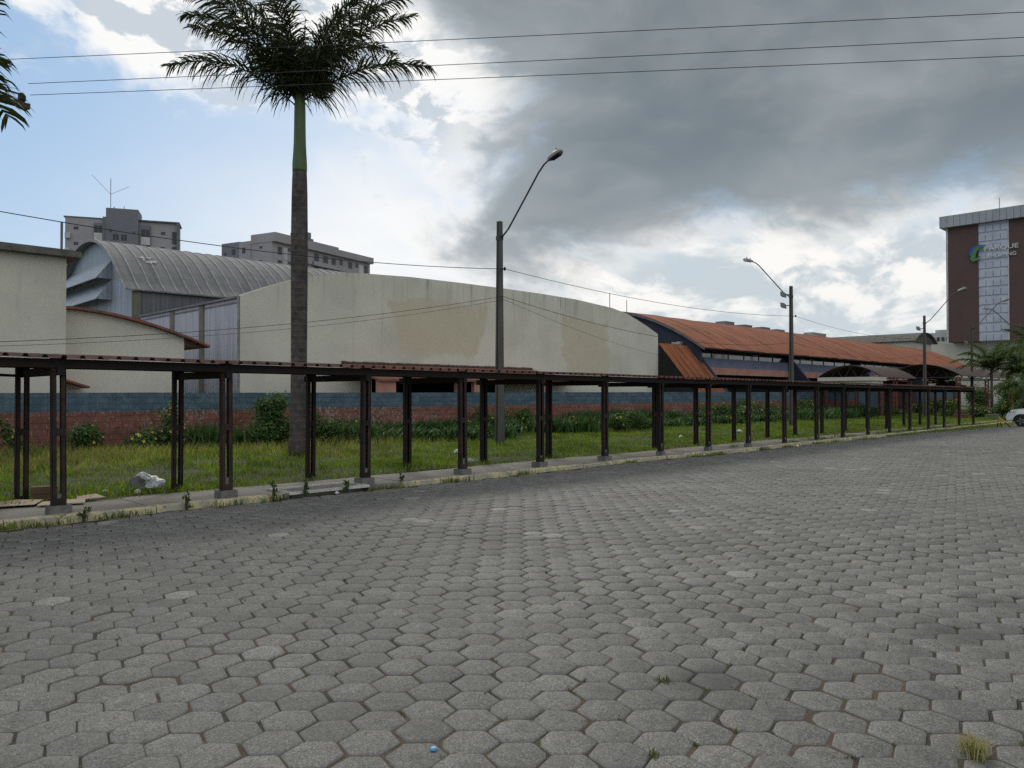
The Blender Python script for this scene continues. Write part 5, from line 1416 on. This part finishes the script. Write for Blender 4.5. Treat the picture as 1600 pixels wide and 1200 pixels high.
# ------------------------------------------------------------------ white car
car = empty('parked_car', (54.6, 9.55, .0), R_(90), 'white car with black wheel arches nosing in at the right edge', 'car')
# local: +X is the nose, length 4.4
side = [(-2.15, .42), (-2.2, .75), (-2.12, 1.05), (-1.95, 1.28), (-1.5, 1.62), (-.6, 1.70), (.15, 1.66), (1.0, 1.14), (1.6, 1.08), (2.0, .98), (2.2, .78), (2.26, .52), (2.2, .34), (1.86, .30), (-1.9, .30)]
arch = lambda cx: [(cx + .40 * math.cos(a), .34 + .40 * math.sin(a)) for a in np.linspace(math.pi, 0, 9)]
low = [(-2.15, .42), (-2.2, .75), (-2.12, 1.02)] + [(1.0, 1.10), (1.55, 1.06), (1.95, .96), (2.18, .76), (2.26, .54), (2.2, .34), (1.84, .30)] + arch(1.38)[::-1] + [(.9, .28), (-.9, .28)] + arch(-1.32)[::-1] + [(-1.8, .30), (-2.1, .33)]
k = MB(); nL = len(low)
ins = lambda p, s: (p[0] * (1 if abs(p[0]) < 1.9 else .985), s * (.86 if p[1] > 1.0 else .90 if p[0] < 1.8 else .78), p[1])
vs = [ins(p, -1) for p in low] + [ins(p, 1) for p in low]
k.add(vs, [tuple(range(nL)), tuple(range(2 * nL - 1, nL - 1, -1))] + [(i, nL + i, nL + (i + 1) % nL, (i + 1) % nL) for i in range(nL)])
bd = k.build('body', MAT['carpaint'], car)
md = bd.modifiers.new('bevel', 'BEVEL'); md.width = .06; md.segments = 3; md.limit_method = 'ANGLE'; md.angle_limit = R_(35)
cab = MB(); base_ = [(-2.08, 1.0), (1.02, 1.06)]; top_ = [(-1.55, 1.6), (.12, 1.64)]
cab.add([(-2.08, -.84, 1.0), (1.02, -.84, 1.06), (1.02, .84, 1.06), (-2.08, .84, 1.0), (-1.5, -.64, 1.58), (.10, -.64, 1.62), (.10, .64, 1.62), (-1.5, .64, 1.58)], [(0, 3, 2, 1), (4, 5, 6, 7), (0, 1, 5, 4), (1, 2, 6, 5), (2, 3, 7, 6), (3, 0, 4, 7)])
cab.build('glasshouse', MAT['glass'], car)
rf = MB().box(-1.56, .14, -.66, .66, 1.60, 1.68).build('roof', MAT['carpaint'], car); md = rf.modifiers.new('bevel', 'BEVEL'); md.width = .03; md.segments = 2
for s in (-1, 1):
    for a, b in (((-1.5, .65, 1.6), (-2.06, .85, 1.0)), ((.1, .65, 1.63), (1.02, .85, 1.07)), ((-.55, .65, 1.63), (-.6, .85, 1.05))):
        MB().bar((a[0], a[1] * s, a[2]), (b[0], b[1] * s, b[2]), .07, .05).build('pillar', MAT['carpaint'], car)
    for cx in (1.38, -1.32):
        wl = MB(); wl.tube([(cx, s * .70, .34), (cx, s * .72, .34), (cx, s * .88, .34), (cx, s * .90, .34)], [.31, .34, .34, .31], 28); w = wl.build('wheel', MAT['tyre'], car)
        MB().tube([(cx, s * .885, .34), (cx, s * .905, .34)], [.235, .22], 24).build('rim_disc', MAT['blackp'], w)
        sp = MB()
        for q in range(5):
            for dq in (-.14, .14):
                a = q * 2 * math.pi / 5; sp.bar((cx + .03 * math.cos(a), s * .915, .34 + .03 * math.sin(a)), (cx + .225 * math.cos(a + dq), s * .915, .34 + .225 * math.sin(a + dq)), .032, .02)
        sp.build('spokes', MAT['rim'], w)
        ar = MB(); pts = [(cx + .41 * math.cos(a), s * .895, .34 + .41 * math.sin(a)) for a in np.linspace(math.pi * 1.02, -.02 * math.pi, 13)]
        ar.tube(pts, .035, 6); ar.build('wheel_arch', MAT['blackp'], car)
    hl_ = MB().add([(2.12, s * .50, .74), (2.0, s * .83, .80), (1.72, s * .868, .93), (1.95, s * .62, .95), (2.16, s * .5, .82), (2.04, s * .84, .88)], [(0, 1, 5, 4), (4, 5, 2, 3)]); hl_.build('headlight', MAT['lens'], car)
    MB().box(.72, .92, s * .98 - .1, s * .98 + .1, 1.06, 1.22).build('mirror', MAT['carpaint'], car)
    MB().bar((-.45, s * .905, .9), (-.25, s * .905, .9), .03, .04).build('door_handle', MAT['carpaint'], car)
MB().box(2.2, 2.275, -.6, .6, .36, .56).build('grille', MAT['blackp'], car); MB().box(-.9, .9, -.88, .88, .20, .30).build('sill', MAT['blackp'], car)
LOCAL['on'] = False
